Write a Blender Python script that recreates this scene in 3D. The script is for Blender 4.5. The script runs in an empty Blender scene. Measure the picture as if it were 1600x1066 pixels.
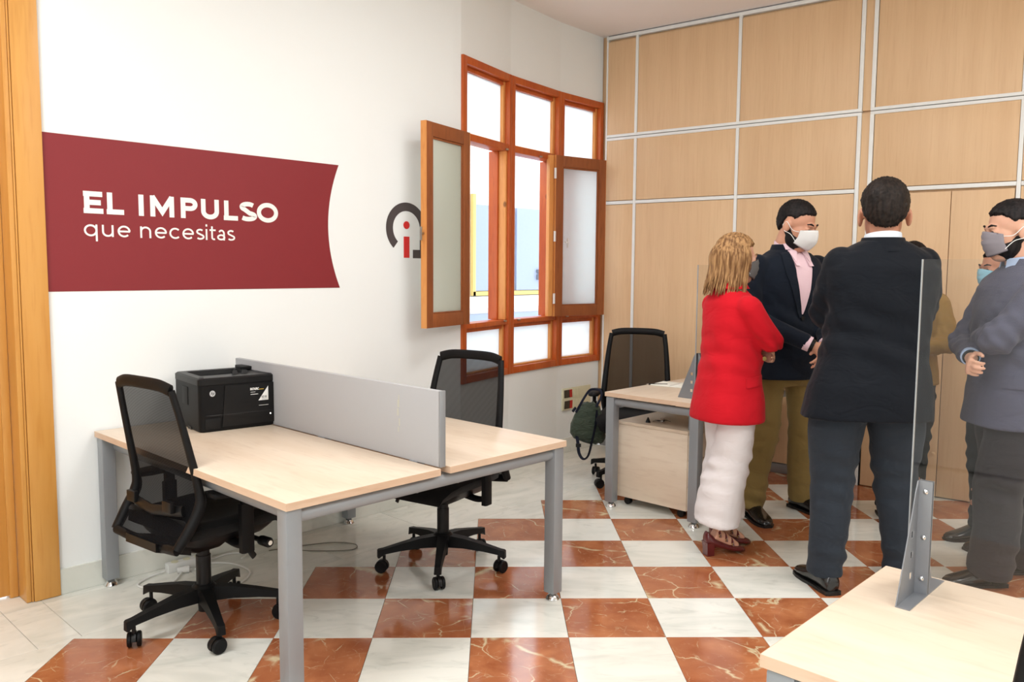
import bpy, bmesh, math, random
import numpy as np
from mathutils import Vector, Matrix, noise
from mathutils.bvhtree import BVHTree
random.seed(7)
PI = math.pi
V = Vector
COL = bpy.context.scene.collection

# ------------------------------------------------------------ camera, world, lights, exposure
CAM = V((-2.2296, -2.3509, 1.5017))
FW = V((0.7201, 0.6882, -0.0880)).normalized()
RT = V((0.6915, -0.7223, 0.0075)); RT = (RT - FW * RT.dot(FW)).normalized()
UP = RT.cross(FW)
FPX = 1285.5
cd = bpy.data.cameras.new('camera'); cam = bpy.data.objects.new('camera', cd); COL.objects.link(cam)
cam.matrix_world = Matrix(((RT.x, UP.x, -FW.x, CAM.x), (RT.y, UP.y, -FW.y, CAM.y), (RT.z, UP.z, -FW.z, CAM.z), (0, 0, 0, 1)))
cd.sensor_width = 36; cd.lens = FPX / 1600 * 36; cd.clip_start = 0.05; cd.clip_end = 100
bpy.context.scene.camera = cam
sc = bpy.context.scene
sc.view_settings.view_transform = 'Standard'; sc.view_settings.look = 'None'
sc.view_settings.gamma = 1; sc.view_settings.use_curve_mapping = False
sc.view_settings.exposure = 0.0
wd = bpy.data.worlds.new('sky'); sc.world = wd; wd.use_nodes = True
bg = wd.node_tree.nodes['Background']; bg.inputs[0].default_value = (0.86, 0.93, 1.0, 1); bg.inputs[1].default_value = 3.8

def area(name, loc, sx, sy, power, col, rot=(0, 0, 0)):
    l = bpy.data.lights.new(name, 'AREA'); l.shape = 'RECTANGLE'; l.size = sx; l.size_y = sy
    l.energy = power; l.color = col
    o = bpy.data.objects.new(name, l); COL.objects.link(o); o.location = loc; o.rotation_euler = rot
    return o
CEIL = 3.405
for i, (x, y) in enumerate(((-2.6, -2.6), (-2.2, 0.2), (0.3, -2.7), (2.0, -3.6), (0.6, -0.2))):
    area('ceiling_lamp_light', (x, y, CEIL - 0.06), 1.1, 0.55, (42, 41, 31, 32, 20)[i], (0.985, 0.995, 1.0))
# soft light added behind the camera, standing for daylight from an unseen window
area('rear_soft_light', (-4.75, -2.6, 1.9), 2.6, 1.9, 55, (0.93, 0.97, 1.0), (0, math.radians(-90), 0))

# ------------------------------------------------------------ helpers
def at_depth(x, y, d):
    return CAM + d * (FW + (x - 800) / FPX * RT - (y - 533) / FPX * UP)
def ray(x, y):
    return (FW + (x - 800) / FPX * RT - (y - 533) / FPX * UP)
def at_z(x, y, z=0.0):
    r = ray(x, y); return CAM + r * ((z - CAM.z) / r.z)
def at_y(x, y, Y):
    r = ray(x, y); return CAM + r * ((Y - CAM.y) / r.y)

class MB:
    """collects shapes that become ONE mesh object"""
    def __init__(s): s.v = []; s.f = []
    def add(s, vs, fs, M=None):
        n = len(s.v)
        s.v += [tuple(M @ V(p)) if M else tuple(p) for p in vs]
        s.f += [tuple(i + n for i in f) for f in fs]
        return s
    def box(s, c, d, M=None, rot=0, bev=0.0):
        hx, hy, hz = d[0] / 2, d[1] / 2, d[2] / 2
        R = Matrix.Rotation(rot, 4, 'Z')
        T = Matrix.Translation(V(c)) @ R
        if M: T = M @ T
        if bev <= 0 or bev * 2.2 > min(d):
            vs = [(x * hx, y * hy, z * hz) for x in (-1, 1) for y in (-1, 1) for z in (-1, 1)]
            fs = [(0, 1, 3, 2), (4, 6, 7, 5), (0, 4, 5, 1), (2, 3, 7, 6), (0, 2, 6, 4), (1, 5, 7, 3)]
            return s.add(vs, fs, T)
        bm = bmesh.new(); bmesh.ops.create_cube(bm, size=1)
        for v in bm.verts: v.co = V((v.co.x * d[0], v.co.y * d[1], v.co.z * d[2]))
        bmesh.ops.bevel(bm, geom=bm.edges[:], offset=bev, segments=2, profile=0.6, affect='EDGES')
        bm.verts.index_update()
        vs = [v.co.copy() for v in bm.verts]; fs = [[v.index for v in f.verts] for f in bm.faces]; bm.free()
        return s.add(vs, fs, T)
    def b2(s, a, b, bev=0.0, M=None):
        return s.box([(a[i] + b[i]) / 2 for i in range(3)], [abs(b[i] - a[i]) for i in range(3)], M, 0, bev)
    def rings(s, rr, cap=True, closed=True, M=None):
        n = len(rr[0]); vs = [p for r in rr for p in r]; fs = []
        for i in range(len(rr) - 1):
            for j in range(n if closed else n - 1):
                k = (j + 1) % n
                fs.append((i * n + j, i * n + k, (i + 1) * n + k, (i + 1) * n + j))
        if cap:
            fs.append(tuple(range(n - 1, -1, -1))); fs.append(tuple((len(rr) - 1) * n + j for j in range(n)))
        return s.add(vs, fs, M)
    def tube(s, pts, r, n=10, M=None, cap=True, flat=None):
        pts = [V(p) for p in pts]; k_ = len(pts)
        if isinstance(r, list):      # radii spread evenly along the path
            R = []
            for i in range(k_):
                f = i / max(1, k_ - 1) * (len(r) - 1); a = min(int(f), len(r) - 1); b = min(a + 1, len(r) - 1); f -= a
                ra, rb = r[a], r[b]
                R.append((ra[0] * (1 - f) + rb[0] * f, ra[1] * (1 - f) + rb[1] * f) if isinstance(ra, tuple) else ra * (1 - f) + rb * f)
        else: R = [r] * k_
        rr = []; prev = None
        for i, p in enumerate(pts):
            t = (pts[min(i + 1, len(pts) - 1)] - pts[max(i - 1, 0)]).normalized()
            if prev is None:
                up = V((0, 0, 1)) if abs(t.z) < .9 else V((1, 0, 0))
                a = t.cross(up).normalized()
            else:
                a = (prev - t * prev.dot(t)).normalized()
            prev = a; b = t.cross(a)
            q = R[i]; ra, rb = q if isinstance(q, (list, tuple)) else (q, q)
            rr.append([p + a * math.cos(2 * PI * k / n) * ra + b * math.sin(2 * PI * k / n) * rb for k in range(n)])
        return s.rings(rr, cap, True, M)
    def lathe(s, prof, c=(0, 0, 0), n=20, axis='Z', M=None):
        rr = []
        for r, z in prof:
            ring = []
            for k in range(n):
                a = 2 * PI * k / n; x, y = r * math.cos(a), r * math.sin(a)
                p = {'Z': (x, y, z), 'X': (z, x, y), 'Y': (y, z, x)}[axis]
                ring.append(V(c) + V(p))
            rr.append(ring)
        return s.rings(rr, True, True, M)
    def prism(s, poly, o, u, w, n, t, M=None):
        """polygon in the (u,w) plane at o, extruded by t along n"""
        o, u, w, n = V(o), V(u), V(w), V(n); k = len(poly)
        a = [o + u * p[0] + w * p[1] for p in poly]; b = [q + n * t for q in a]
        fs = [tuple(range(k - 1, -1, -1)), tuple(range(k, 2 * k))] + [(i, (i + 1) % k, k + (i + 1) % k, k + i) for i in range(k)]
        return s.add(a + b, fs, M)
    def ell(s, c, r, n=16, m=10, M=None, rot=None):
        rr = []
        for i in range(m + 1):
            ph = -PI / 2 + PI * i / m; q = max(math.cos(ph), 0.02)
            ring = []
            for j in range(n):
                a = 2 * PI * j / n
                p = V((r[0] * q * math.cos(a), r[1] * q * math.sin(a), r[2] * math.sin(ph)))
                if rot: p = rot @ p
                ring.append(V(c) + p)
            rr.append(ring)
        return s.rings(rr, True, True, M)
    def grid(s, rows, M=None, thick=None):
        """rows of points -> sheet; thick = offset vector function or vector makes it solid"""
        n = len(rows[0]); m = len(rows)
        vs = [V(p) for r in rows for p in r]
        fs = [(i * n + j, i * n + j + 1, (i + 1) * n + j + 1, (i + 1) * n + j) for i in range(m - 1) for j in range(n - 1)]
        if thick is not None:
            k = len(vs); off = V(thick) if not callable(thick) else None
            vs2 = [p + (off if off is not None else thick(p)) for p in vs]
            fs2 = [tuple(reversed([q + k for q in f])) for f in fs]
            edge = [j for j in range(n)] + [i * n + n - 1 for i in range(1, m)] + [(m - 1) * n + j for j in range(n - 2, -1, -1)] + [i * n for i in range(m - 2, 0, -1)]
            side = [(edge[i], edge[(i + 1) % len(edge)], edge[(i + 1) % len(edge)] + k, edge[i] + k) for i in range(len(edge))]
            vs = vs + vs2; fs = fs + fs2 + [tuple(reversed(q)) for q in side]
        return s.add(vs, fs, M)
    def mesh(s, name, mat, smooth=True, ang=35):
        me = bpy.data.meshes.new(name); me.from_pydata([tuple(v) for v in s.v], [], s.f)
        bm = bmesh.new(); bm.from_mesh(me); bmesh.ops.recalc_face_normals(bm, faces=bm.faces[:]); bm.to_mesh(me); bm.free()
        if mat: me.materials.append(mat)
        if smooth:
            me.polygons.foreach_set('use_smooth', [True] * len(me.polygons))
            try: me.set_sharp_from_angle(angle=math.radians(ang))
            except Exception: pass
        me.update(); return me
    def build(s, name, mat, parent=None, smooth=True, world=False, ang=35):
        if world and parent is not None:
            L = wloc(parent); s.v = [(p[0] - L[0], p[1] - L[1], p[2] - L[2]) for p in s.v]
        o = bpy.data.objects.new(name, s.mesh(name, mat, smooth, ang)); COL.objects.link(o)
        if parent is not None: o.parent = parent
        return o
def wloc(o):
    l = V(o.location)
    while o.parent: o = o.parent; l = l + V(o.location)
    return l
def thing(name, label, cat, loc=(0, 0, 0), rz=0, group=None):
    o = bpy.data.objects.new(name, None); COL.objects.link(o); o.location = loc; o.rotation_euler = (0, 0, rz)
    o.empty_display_size = .1
    o['label'] = label; o['category'] = cat
    if group: o['group'] = group
    return o
def tag(o, label, cat, group=None):
    o['label'] = label; o['category'] = cat
    if group: o['group'] = group
    return o
def struct(o, label=None):
    o['kind'] = 'structure'
    if label: o['label'] = label
    return o
def sempty(name, loc=(0, 0, 0)):
    o = bpy.data.objects.new(name, None); COL.objects.link(o); o.location = loc; o['kind'] = 'structure'; o.empty_display_size = .1
    return o
def spline(pts, k=6):
    pts = [V(p) for p in pts]; out = []
    for i in range(len(pts) - 1):
        p0 = pts[max(i - 1, 0)]; p1 = pts[i]; p2 = pts[i + 1]; p3 = pts[min(i + 2, len(pts) - 1)]
        for j in range(k):
            t = j / k
            out.append(.5 * ((2 * p1) + (p2 - p0) * t + (2 * p0 - 5 * p1 + 4 * p2 - p3) * t * t + (3 * p1 - p0 - 3 * p2 + p3) * t ** 3))
    out.append(pts[-1]); return out

# ------------------------------------------------------------ materials
def s2l(c):
    return tuple(((x / 255) / 12.92 if x / 255 <= .04045 else ((x / 255 + .055) / 1.055) ** 2.4) for x in c) + (1,)
def newmat(name):
    m = bpy.data.materials.new(name); m.use_nodes = True
    nt = m.node_tree; b = nt.nodes['Principled BSDF']
    return m, nt, b
def N(nt, t, **kw):
    n = nt.nodes.new(t)
    for k, v in kw.items(): setattr(n, k, v)
    return n
def plain(name, rgb, rough=.5, metal=0, spec=.5, var=.06, scale=30, bump=0, bscale=200, coat=0):
    m, nt, b = newmat(name); c = s2l(rgb)
    tc = N(nt, 'ShaderNodeTexCoord'); nz = N(nt, 'ShaderNodeTexNoise'); nz.inputs['Scale'].default_value = scale; nz.inputs['Detail'].default_value = 3
    nt.links.new(tc.outputs['Object'], nz.inputs['Vector'])
    mx = N(nt, 'ShaderNodeMix', data_type='RGBA')
    mx.inputs[6].default_value = tuple(x * (1 - var) for x in c[:3]) + (1,); mx.inputs[7].default_value = tuple(min(1, x * (1 + var)) for x in c[:3]) + (1,)
    nt.links.new(nz.outputs['Fac'], mx.inputs[0]); nt.links.new(mx.outputs[2], b.inputs['Base Color'])
    b.inputs['Roughness'].default_value = rough; b.inputs['Metallic'].default_value = metal
    b.inputs['Specular IOR Level'].default_value = spec
    if coat: b.inputs['Coat Weight'].default_value = coat
    if bump:
        n2 = N(nt, 'ShaderNodeTexNoise'); n2.inputs['Scale'].default_value = bscale; n2.inputs['Detail'].default_value = 2
        nt.links.new(tc.outputs['Object'], n2.inputs['Vector'])
        bp = N(nt, 'ShaderNodeBump'); bp.inputs['Strength'].default_value = bump; bp.inputs['Distance'].default_value = .002
        nt.links.new(n2.outputs['Fac'], bp.inputs['Height']); nt.links.new(bp.outputs['Normal'], b.inputs['Normal'])
    return m
def wood(name, c1, c2, c3, scale=(1, 1, 1), rough=.4, s=6.0, knots=False, spec=.4, contrast=(.35, .7)):
    """grain stretched by scale; object coordinates plus a random shift per object"""
    m, nt, b = newmat(name)
    tc = N(nt, 'ShaderNodeTexCoord'); oi = N(nt, 'ShaderNodeObjectInfo')
    mp = N(nt, 'ShaderNodeMapping'); mp.inputs['Scale'].default_value = scale
    add = N(nt, 'ShaderNodeVectorMath', operation='ADD'); mul = N(nt, 'ShaderNodeVectorMath', operation='SCALE')
    cmb = N(nt, 'ShaderNodeCombineXYZ')
    for i in range(3): nt.links.new(oi.outputs['Random'], cmb.inputs[i])
    nt.links.new(cmb.outputs[0], mul.inputs[0]); mul.inputs['Scale'].default_value = 37.0
    nt.links.new(tc.outputs['Object'], mp.inputs[0]); nt.links.new(mp.outputs[0], add.inputs[0]); nt.links.new(mul.outputs[0], add.inputs[1])
    n1 = N(nt, 'ShaderNodeTexNoise'); n1.inputs['Scale'].default_value = s; n1.inputs['Detail'].default_value = 6; n1.inputs['Roughness'].default_value = .6; n1.inputs['Distortion'].default_value = .3
    n2 = N(nt, 'ShaderNodeTexNoise'); n2.inputs['Scale'].default_value = s * 7; n2.inputs['Detail'].default_value = 4
    nt.links.new(add.outputs[0], n1.inputs['Vector']); nt.links.new(add.outputs[0], n2.inputs['Vector'])
    r1 = N(nt, 'ShaderNodeMapRange'); r1.inputs[1].default_value = contrast[0]; r1.inputs[2].default_value = contrast[1]
    nt.links.new(n1.outputs['Fac'], r1.inputs[0])
    m1 = N(nt, 'ShaderNodeMix', data_type='RGBA'); m1.inputs[6].default_value = s2l(c1); m1.inputs[7].default_value = s2l(c2)
    nt.links.new(r1.outputs[0], m1.inputs[0])
    r2 = N(nt, 'ShaderNodeMapRange'); r2.inputs[1].default_value = .52; r2.inputs[2].default_value = .8; r2.inputs[4].default_value = .55
    nt.links.new(n2.outputs['Fac'], r2.inputs[0])
    m2 = N(nt, 'ShaderNodeMix', data_type='RGBA'); m2.inputs[7].default_value = s2l(c3)
    nt.links.new(r2.outputs[0], m2.inputs[0]); nt.links.new(m1.outputs[2], m2.inputs[6])
    out = m2.outputs[2]
    if knots:
        vo = N(nt, 'ShaderNodeTexVoronoi'); vo.inputs['Scale'].default_value = 1.7
        mk = N(nt, 'ShaderNodeMapping'); mk.inputs['Scale'].default_value = (3.5, 3.5, 2.2); nt.links.new(tc.outputs['Object'], mk.inputs[0]); nt.links.new(mk.outputs[0], vo.inputs['Vector'])
        rk = N(nt, 'ShaderNodeMapRange'); rk.inputs[1].default_value = .05; rk.inputs[2].default_value = .1; rk.inputs[3].default_value = .8; rk.inputs[4].default_value = 0
        nt.links.new(vo.outputs['Distance'], rk.inputs[0])
        m3 = N(nt, 'ShaderNodeMix', data_type='RGBA'); m3.inputs[7].default_value = tuple(x * .35 for x in s2l(c3)[:3]) + (1,)
        nt.links.new(rk.outputs[0], m3.inputs[0]); nt.links.new(out, m3.inputs[6]); out = m3.outputs[2]
    nt.links.new(out, b.inputs['Base Color'])
    b.inputs['Roughness'].default_value = rough; b.inputs['Specular IOR Level'].default_value = spec
    return m
def fabric(name, rgb, rough=.85, fold=.25, fscale=9, weave=900, sheen=.15, var=.12):
    m, nt, b = newmat(name); c = s2l(rgb)
    tc = N(nt, 'ShaderNodeTexCoord')
    n1 = N(nt, 'ShaderNodeTexNoise'); n1.inputs['Scale'].default_value = weave; n1.inputs['Detail'].default_value = 1
    n2 = N(nt, 'ShaderNodeTexNoise'); n2.inputs['Scale'].default_value = fscale; n2.inputs['Detail'].default_value = 2; n2.inputs['Distortion'].default_value = .8
    mp = N(nt, 'ShaderNodeMapping'); mp.inputs['Scale'].default_value = (1, 1, 1.8)
    nt.links.new(tc.outputs['Object'], n1.inputs['Vector']); nt.links.new(tc.outputs['Object'], mp.inputs[0]); nt.links.new(mp.outputs[0], n2.inputs['Vector'])
    mx = N(nt, 'ShaderNodeMix', data_type='RGBA')
    mx.inputs[6].default_value = tuple(x * (1 - var) for x in c[:3]) + (1,); mx.inputs[7].default_value = tuple(min(1, x * (1 + var)) for x in c[:3]) + (1,)
    nt.links.new(n1.outputs['Fac'], mx.inputs[0]); nt.links.new(mx.outputs[2], b.inputs['Base Color'])
    b1 = N(nt, 'ShaderNodeBump'); b1.inputs['Strength'].default_value = fold; b1.inputs['Distance'].default_value = .02
    b2 = N(nt, 'ShaderNodeBump'); b2.inputs['Strength'].default_value = .15; b2.inputs['Distance'].default_value = .001
    nt.links.new(n2.outputs['Fac'], b1.inputs['Height']); nt.links.new(n1.outputs['Fac'], b2.inputs['Height'])
    nt.links.new(b1.outputs['Normal'], b2.inputs['Normal']); nt.links.new(b2.outputs['Normal'], b.inputs['Normal'])
    b.inputs['Roughness'].default_value = rough; b.inputs['Sheen Weight'].default_value = sheen * .4; b.inputs['Specular IOR Level'].default_value = .15
    return m
def marble(name, red):
    m, nt, b = newmat(name)
    tc = N(nt, 'ShaderNodeTexCoord'); oi = N(nt, 'ShaderNodeObjectInfo')
    cmb = N(nt, 'ShaderNodeCombineXYZ')
    for i in range(3): nt.links.new(oi.outputs['Random'], cmb.inputs[i])
    mul = N(nt, 'ShaderNodeVectorMath', operation='SCALE'); mul.inputs['Scale'].default_value = 61.0
    add = N(nt, 'ShaderNodeVectorMath', operation='ADD')
    nt.links.new(cmb.outputs[0], mul.inputs[0]); nt.links.new(tc.outputs['Object'], add.inputs[0]); nt.links.new(mul.outputs[0], add.inputs[1])
    src = add.outputs[0]
    def noi(scale, det=4, dist=0., vec=None):
        n = N(nt, 'ShaderNodeTexNoise'); n.inputs['Scale'].default_value = scale; n.inputs['Detail'].default_value = det; n.inputs['Distortion'].default_value = dist
        nt.links.new(vec or src, n.inputs['Vector']); return n
    def mr(o, a, bb, c, d):
        r = N(nt, 'ShaderNodeMapRange'); r.inputs[1].default_value = a; r.inputs[2].default_value = bb; r.inputs[3].default_value = c; r.inputs[4].default_value = d
        nt.links.new(o, r.inputs[0]); return r.outputs[0]
    def mix(f, A, B):
        x = N(nt, 'ShaderNodeMix', data_type='RGBA'); nt.links.new(f, x.inputs[0])
        for idx, q in ((6, A), (7, B)):
            if isinstance(q, tuple): x.inputs[idx].default_value = q
            else: nt.links.new(q, x.inputs[idx])
        return x.outputs[2]
    if red:
        base = mix(mr(noi(7, 6, .6).outputs['Fac'], .35, .68, 0, 1), s2l((158, 92, 58)), s2l((190, 122, 82)))
        base = mix(mr(noi(45, 3).outputs['Fac'], .62, .75, 0, .6), base, s2l((200, 146, 114)))
        base = mix(mr(noi(3, 3).outputs['Fac'], .45, .7, 0, .45), base, s2l((150, 80, 48)))
        # warped voronoi edges = thin pale veins
        w = noi(3.2, 5, .6); wv = N(nt, 'ShaderNodeVectorMath', operation='SCALE'); wv.inputs['Scale'].default_value = .20
        nt.links.new(w.outputs['Color'], wv.inputs[0])
        wa = N(nt, 'ShaderNodeVectorMath', operation='ADD'); nt.links.new(src, wa.inputs[0]); nt.links.new(wv.outputs[0], wa.inputs[1])
        for sc_, th, amt, msk in ((2.4, .010, .9, (.42, .56)), (5.5, .012, .6, (.50, .62)), (1.3, .022, .95, (.46, .56)), (9.0, .016, .35, (.5, .66))):
            vo = N(nt, 'ShaderNodeTexVoronoi', feature='DISTANCE_TO_EDGE'); vo.inputs['Scale'].default_value = sc_
            nt.links.new(wa.outputs[0], vo.inputs['Vector'])
            line = mr(vo.outputs['Distance'], 0, th, amt, 0)
            mk = mr(noi(5.0 + sc_, 2).outputs['Fac'], msk[0], msk[1], 0, 1)
            mm = N(nt, 'ShaderNodeMath', operation='MULTIPLY'); nt.links.new(line, mm.inputs[0]); nt.links.new(mk, mm.inputs[1])
            base = mix(mm.outputs[0], base, s2l((218, 204, 166)))
    else:
        mp = N(nt, 'ShaderNodeMapping'); mp.inputs['Scale'].default_value = (1, 2.6, 1); mp.inputs['Rotation'].default_value = (0, 0, .5)
        nt.links.new(src, mp.inputs[0])
        base = mix(mr(noi(2.2, 6, 1.2, mp.outputs[0]).outputs['Fac'], .42, .72, 0, 1), s2l((236, 236, 228)), s2l((212, 215, 207)))
        base = mix(mr(noi(5, 6, 2.0, mp.outputs[0]).outputs['Fac'], .56, .72, 0, .5), base, s2l((196, 198, 190)))
        base = mix(mr(oi.outputs['Random'], 0, 1, 0, .14), base, s2l((232, 226, 206)))
    nt.links.new(base, b.inputs['Base Color'])
    b.inputs['Roughness'].default_value = .10; b.inputs['Specular IOR Level'].default_value = .55
    nb = noi(1.8, 2); bp = N(nt, 'ShaderNodeBump'); bp.inputs['Strength'].default_value = .05; bp.inputs['Distance'].default_value = .01
    nt.links.new(nb.outputs['Fac'], bp.inputs['Height']); nt.links.new(bp.outputs['Normal'], b.inputs['Normal'])
    return m

M_red = marble('red_veined_marble', True); M_white = marble('white_marble', False)
M_wall = plain('white_wall_paint', (240, 243, 242), .75, var=.012, scale=3, bump=.15, bscale=60)
M_ceil = plain('ceiling_paint', (246, 238, 234), .8, var=.01, scale=2)
M_top = wood('pale_oak_laminate', (230, 213, 192), (219, 199, 176), (204, 180, 158), scale=(2.2, .35, 2.2), rough=.36, s=3.0)
M_topx = wood('pale_oak_laminate_long', (230, 213, 192), (219, 199, 176), (204, 180, 158), scale=(.35, 2.2, 2.2), rough=.36, s=3.0)
M_edge = wood('pale_edge_band', (220, 192, 166), (210, 178, 150), (196, 160, 132), scale=(.5, .5, 3), rough=.5, s=3.0)
M_panel = wood('beech_panel_laminate', (232, 196, 154), (224, 186, 144), (216, 174, 132), scale=(2.2, 2.2, .12), rough=.42, s=5.0)
M_door = wood('varnished_beech', (214, 158, 84), (202, 142, 68), (186, 122, 52), scale=(2, 2, .14), rough=.3, s=4.0)
M_pine = wood('orange_pine', (198, 98, 42), (180, 78, 30), (150, 60, 22), scale=(1.6, 1.6, .25), rough=.35, s=5.0, knots=True)
M_pinel = wood('light_pine_edge', (228, 160, 92), (216, 142, 74), (190, 110, 50), scale=(1.6, 1.6, .25), rough=.4, s=5.0, knots=True)
M_pineb = wood('brown_aged_pine', (158, 90, 48), (134, 72, 38), (108, 56, 28), scale=(1.6, 1.6, .25), rough=.45, s=5.0, knots=True)
M_alu = plain('white_aluminium_profile', (242, 243, 240), .4, metal=0, var=.02)
M_alug = plain('grey_aluminium', (150, 152, 155), .35, metal=.6, var=.02)
M_steel = plain('silver_painted_steel', (150, 154, 158), .42, metal=.35, var=.02, bump=.1, bscale=900)
M_bracket = plain('grey_bracket_paint', (138, 141, 146), .4, metal=.4, var=.02)
M_chrome = plain('chrome', (215, 215, 215), .12, metal=1, var=.01)
M_nickel = plain('brushed_nickel', (170, 168, 162), .28, metal=1, var=.03)
M_black = plain('black_plastic', (15, 15, 16), .42, spec=.3, var=.1)
M_blackm = plain('matt_black_nylon', (16, 16, 17), .5, spec=.18, var=.1, bump=.2, bscale=500)
M_seat = fabric('black_seat_fabric', (13, 13, 14), fold=.1, weave=700)
M_screen = fabric('grey_divider_board', (176, 176, 178), rough=.8, fold=.0, weave=500, sheen=.05, var=.05)
M_wine = plain('wine_red_vinyl', (130, 30, 37), .55, var=.03, scale=6, bump=.1, bscale=50)
M_wtext = plain('white_vinyl_lettering', (240, 240, 236), .45, var=.01)
M_logo = plain('charcoal_vinyl', (74, 66, 66), .5, var=.03)
M_logor = plain('bright_red_vinyl', (214, 38, 36), .45, var=.02)
M_cream = plain('cream_plastic', (224, 220, 190), .4, var=.03)
M_redp = plain('red_plastic', (190, 40, 36), .4)
M_brown = plain('dark_brown_plastic', (66, 62, 52), .4)
M_whitep = plain('white_plastic', (230, 230, 226), .4, var=.02)
M_paper = plain('notebook_paper', (246, 246, 236), .8, var=.01)
M_bag = fabric('dark_green_nylon', (56, 66, 54), rough=.5, fold=.9, fscale=16, weave=500, sheen=.3)
M_strap = fabric('navy_webbing', (20, 24, 40), rough=.6, fold=.05)
def glassmat(name, rough, tint, ior=1.58, mixt=0.0):
    m, nt, b = newmat(name)
    out = nt.nodes['Material Output']; nt.nodes.remove(b)
    gl = N(nt, 'ShaderNodeBsdfGlossy'); gl.inputs['Roughness'].default_value = rough
    tr = N(nt, 'ShaderNodeBsdfTransparent'); tr.inputs[0].default_value = tint
    fr = N(nt, 'ShaderNodeFresnel'); fr.inputs[0].default_value = ior
    ge = N(nt, 'ShaderNodeNewGeometry'); sb = N(nt, 'ShaderNodeMath', operation='SUBTRACT'); sb.inputs[0].default_value = 1; nt.links.new(ge.outputs['Backfacing'], sb.inputs[1])
    ml = N(nt, 'ShaderNodeMath', operation='MULTIPLY'); nt.links.new(fr.outputs[0], ml.inputs[0]); nt.links.new(sb.outputs[0], ml.inputs[1])
    mx = N(nt, 'ShaderNodeMixShader'); nt.links.new(ml.outputs[0], mx.inputs[0]); nt.links.new(tr.outputs[0], mx.inputs[1]); nt.links.new(gl.outputs[0], mx.inputs[2])
    nt.links.new(mx.outputs[0], out.inputs[0]); return m
M_acryl = glassmat('clear_acrylic', .02, (.95, .955, .955, 1))
M_acredge = plain('acrylic_edge', (150, 155, 158), .2, spec=.8)
def frosted(nm, df_):
    m, nt, b = newmat(nm); out = nt.nodes['Material Output']; nt.nodes.remove(b)
    tl = N(nt, 'ShaderNodeBsdfTranslucent'); tl.inputs[0].default_value = (.95, .97, .97, 1)
    tc = N(nt, 'ShaderNodeTexCoord'); nz = N(nt, 'ShaderNodeTexNoise'); nz.inputs['Scale'].default_value = 400; nt.links.new(tc.outputs['Object'], nz.inputs['Vector'])
    df = N(nt, 'ShaderNodeBsdfDiffuse'); df.inputs[0].default_value = (.70, .73, .60, 1)
    bp = N(nt, 'ShaderNodeBump'); bp.inputs['Strength'].default_value = .1; bp.inputs['Distance'].default_value = .001
    nt.links.new(nz.outputs['Fac'], bp.inputs['Height']); nt.links.new(bp.outputs[0], df.inputs['Normal'])
    mx = N(nt, 'ShaderNodeMixShader'); mx.inputs[0].default_value = df_; nt.links.new(tl.outputs[0], mx.inputs[1]); nt.links.new(df.outputs[0], mx.inputs[2])
    nt.links.new(mx.outputs[0], out.inputs[0]); return m
M_frost = frosted('frosted_glass', .10); M_frost2 = frosted('frosted_glass_sash', .34)
def meshmat():
    m, nt, b = newmat('black_net_fabric'); out = nt.nodes['Material Output']
    b.inputs['Base Color'].default_value = (.007, .007, .008, 1); b.inputs['Roughness'].default_value = .8; b.inputs['Specular IOR Level'].default_value = .05
    tc = N(nt, 'ShaderNodeTexCoord')
    wv = N(nt, 'ShaderNodeTexWave', wave_type='BANDS', bands_direction='Z'); wv.inputs['Scale'].default_value = 90; nt.links.new(tc.outputs['Object'], wv.inputs['Vector'])
    r = N(nt, 'ShaderNodeMapRange'); r.inputs[3].default_value = .04; r.inputs[4].default_value = .24; nt.links.new(wv.outputs['Fac'], r.inputs[0])
    tr = N(nt, 'ShaderNodeBsdfTransparent'); mx = N(nt, 'ShaderNodeMixShader')
    nt.links.new(r.outputs[0], mx.inputs[0]); nt.links.new(b.outputs[0], mx.inputs[1]); nt.links.new(tr.outputs[0], mx.inputs[2])
    nt.links.new(mx.outputs[0], out.inputs[0]); return m
M_net = meshmat()
def skinmat(name, rgb):
    m = plain(name, rgb, .5, var=.08, scale=25, bump=.15, bscale=300); b = m.node_tree.nodes['Principled BSDF']
    b.inputs['Subsurface Weight'].default_value = .12; b.inputs['Subsurface Radius'].default_value = (.02, .008, .004); b.inputs['Subsurface Scale'].default_value = .3
    return m
M_skin = skinmat('skin_warm', (208, 152, 124)); M_skin2 = skinmat('skin_tan', (190, 132, 104)); M_skin3 = skinmat('skin_light', (214, 164, 138))
def hairmat(name, a, c):
    m, nt, b = newmat(name); tc = N(nt, 'ShaderNodeTexCoord'); mp = N(nt, 'ShaderNodeMapping'); mp.inputs['Scale'].default_value = (1, 1, .12)
    nz = N(nt, 'ShaderNodeTexNoise'); nz.inputs['Scale'].default_value = 90; nz.inputs['Detail'].default_value = 3
    nt.links.new(tc.outputs['Object'], mp.inputs[0]); nt.links.new(mp.outputs[0], nz.inputs['Vector'])
    r = N(nt, 'ShaderNodeMapRange'); r.inputs[1].default_value = .38; r.inputs[2].default_value = .62; nt.links.new(nz.outputs['Fac'], r.inputs[0])
    mx = N(nt, 'ShaderNodeMix', data_type='RGBA'); mx.inputs[6].default_value = s2l(a); mx.inputs[7].default_value = s2l(c); nt.links.new(r.outputs[0], mx.inputs[0])
    nt.links.new(mx.outputs[2], b.inputs['Base Color']); b.inputs['Roughness'].default_value = .6; b.inputs['Specular IOR Level'].default_value = .22
    bp = N(nt, 'ShaderNodeBump'); bp.inputs['Strength'].default_value = .6; bp.inputs['Distance'].default_value = .003; nt.links.new(nz.outputs['Fac'], bp.inputs['Height']); nt.links.new(bp.outputs[0], b.inputs['Normal'])
    return m
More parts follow.
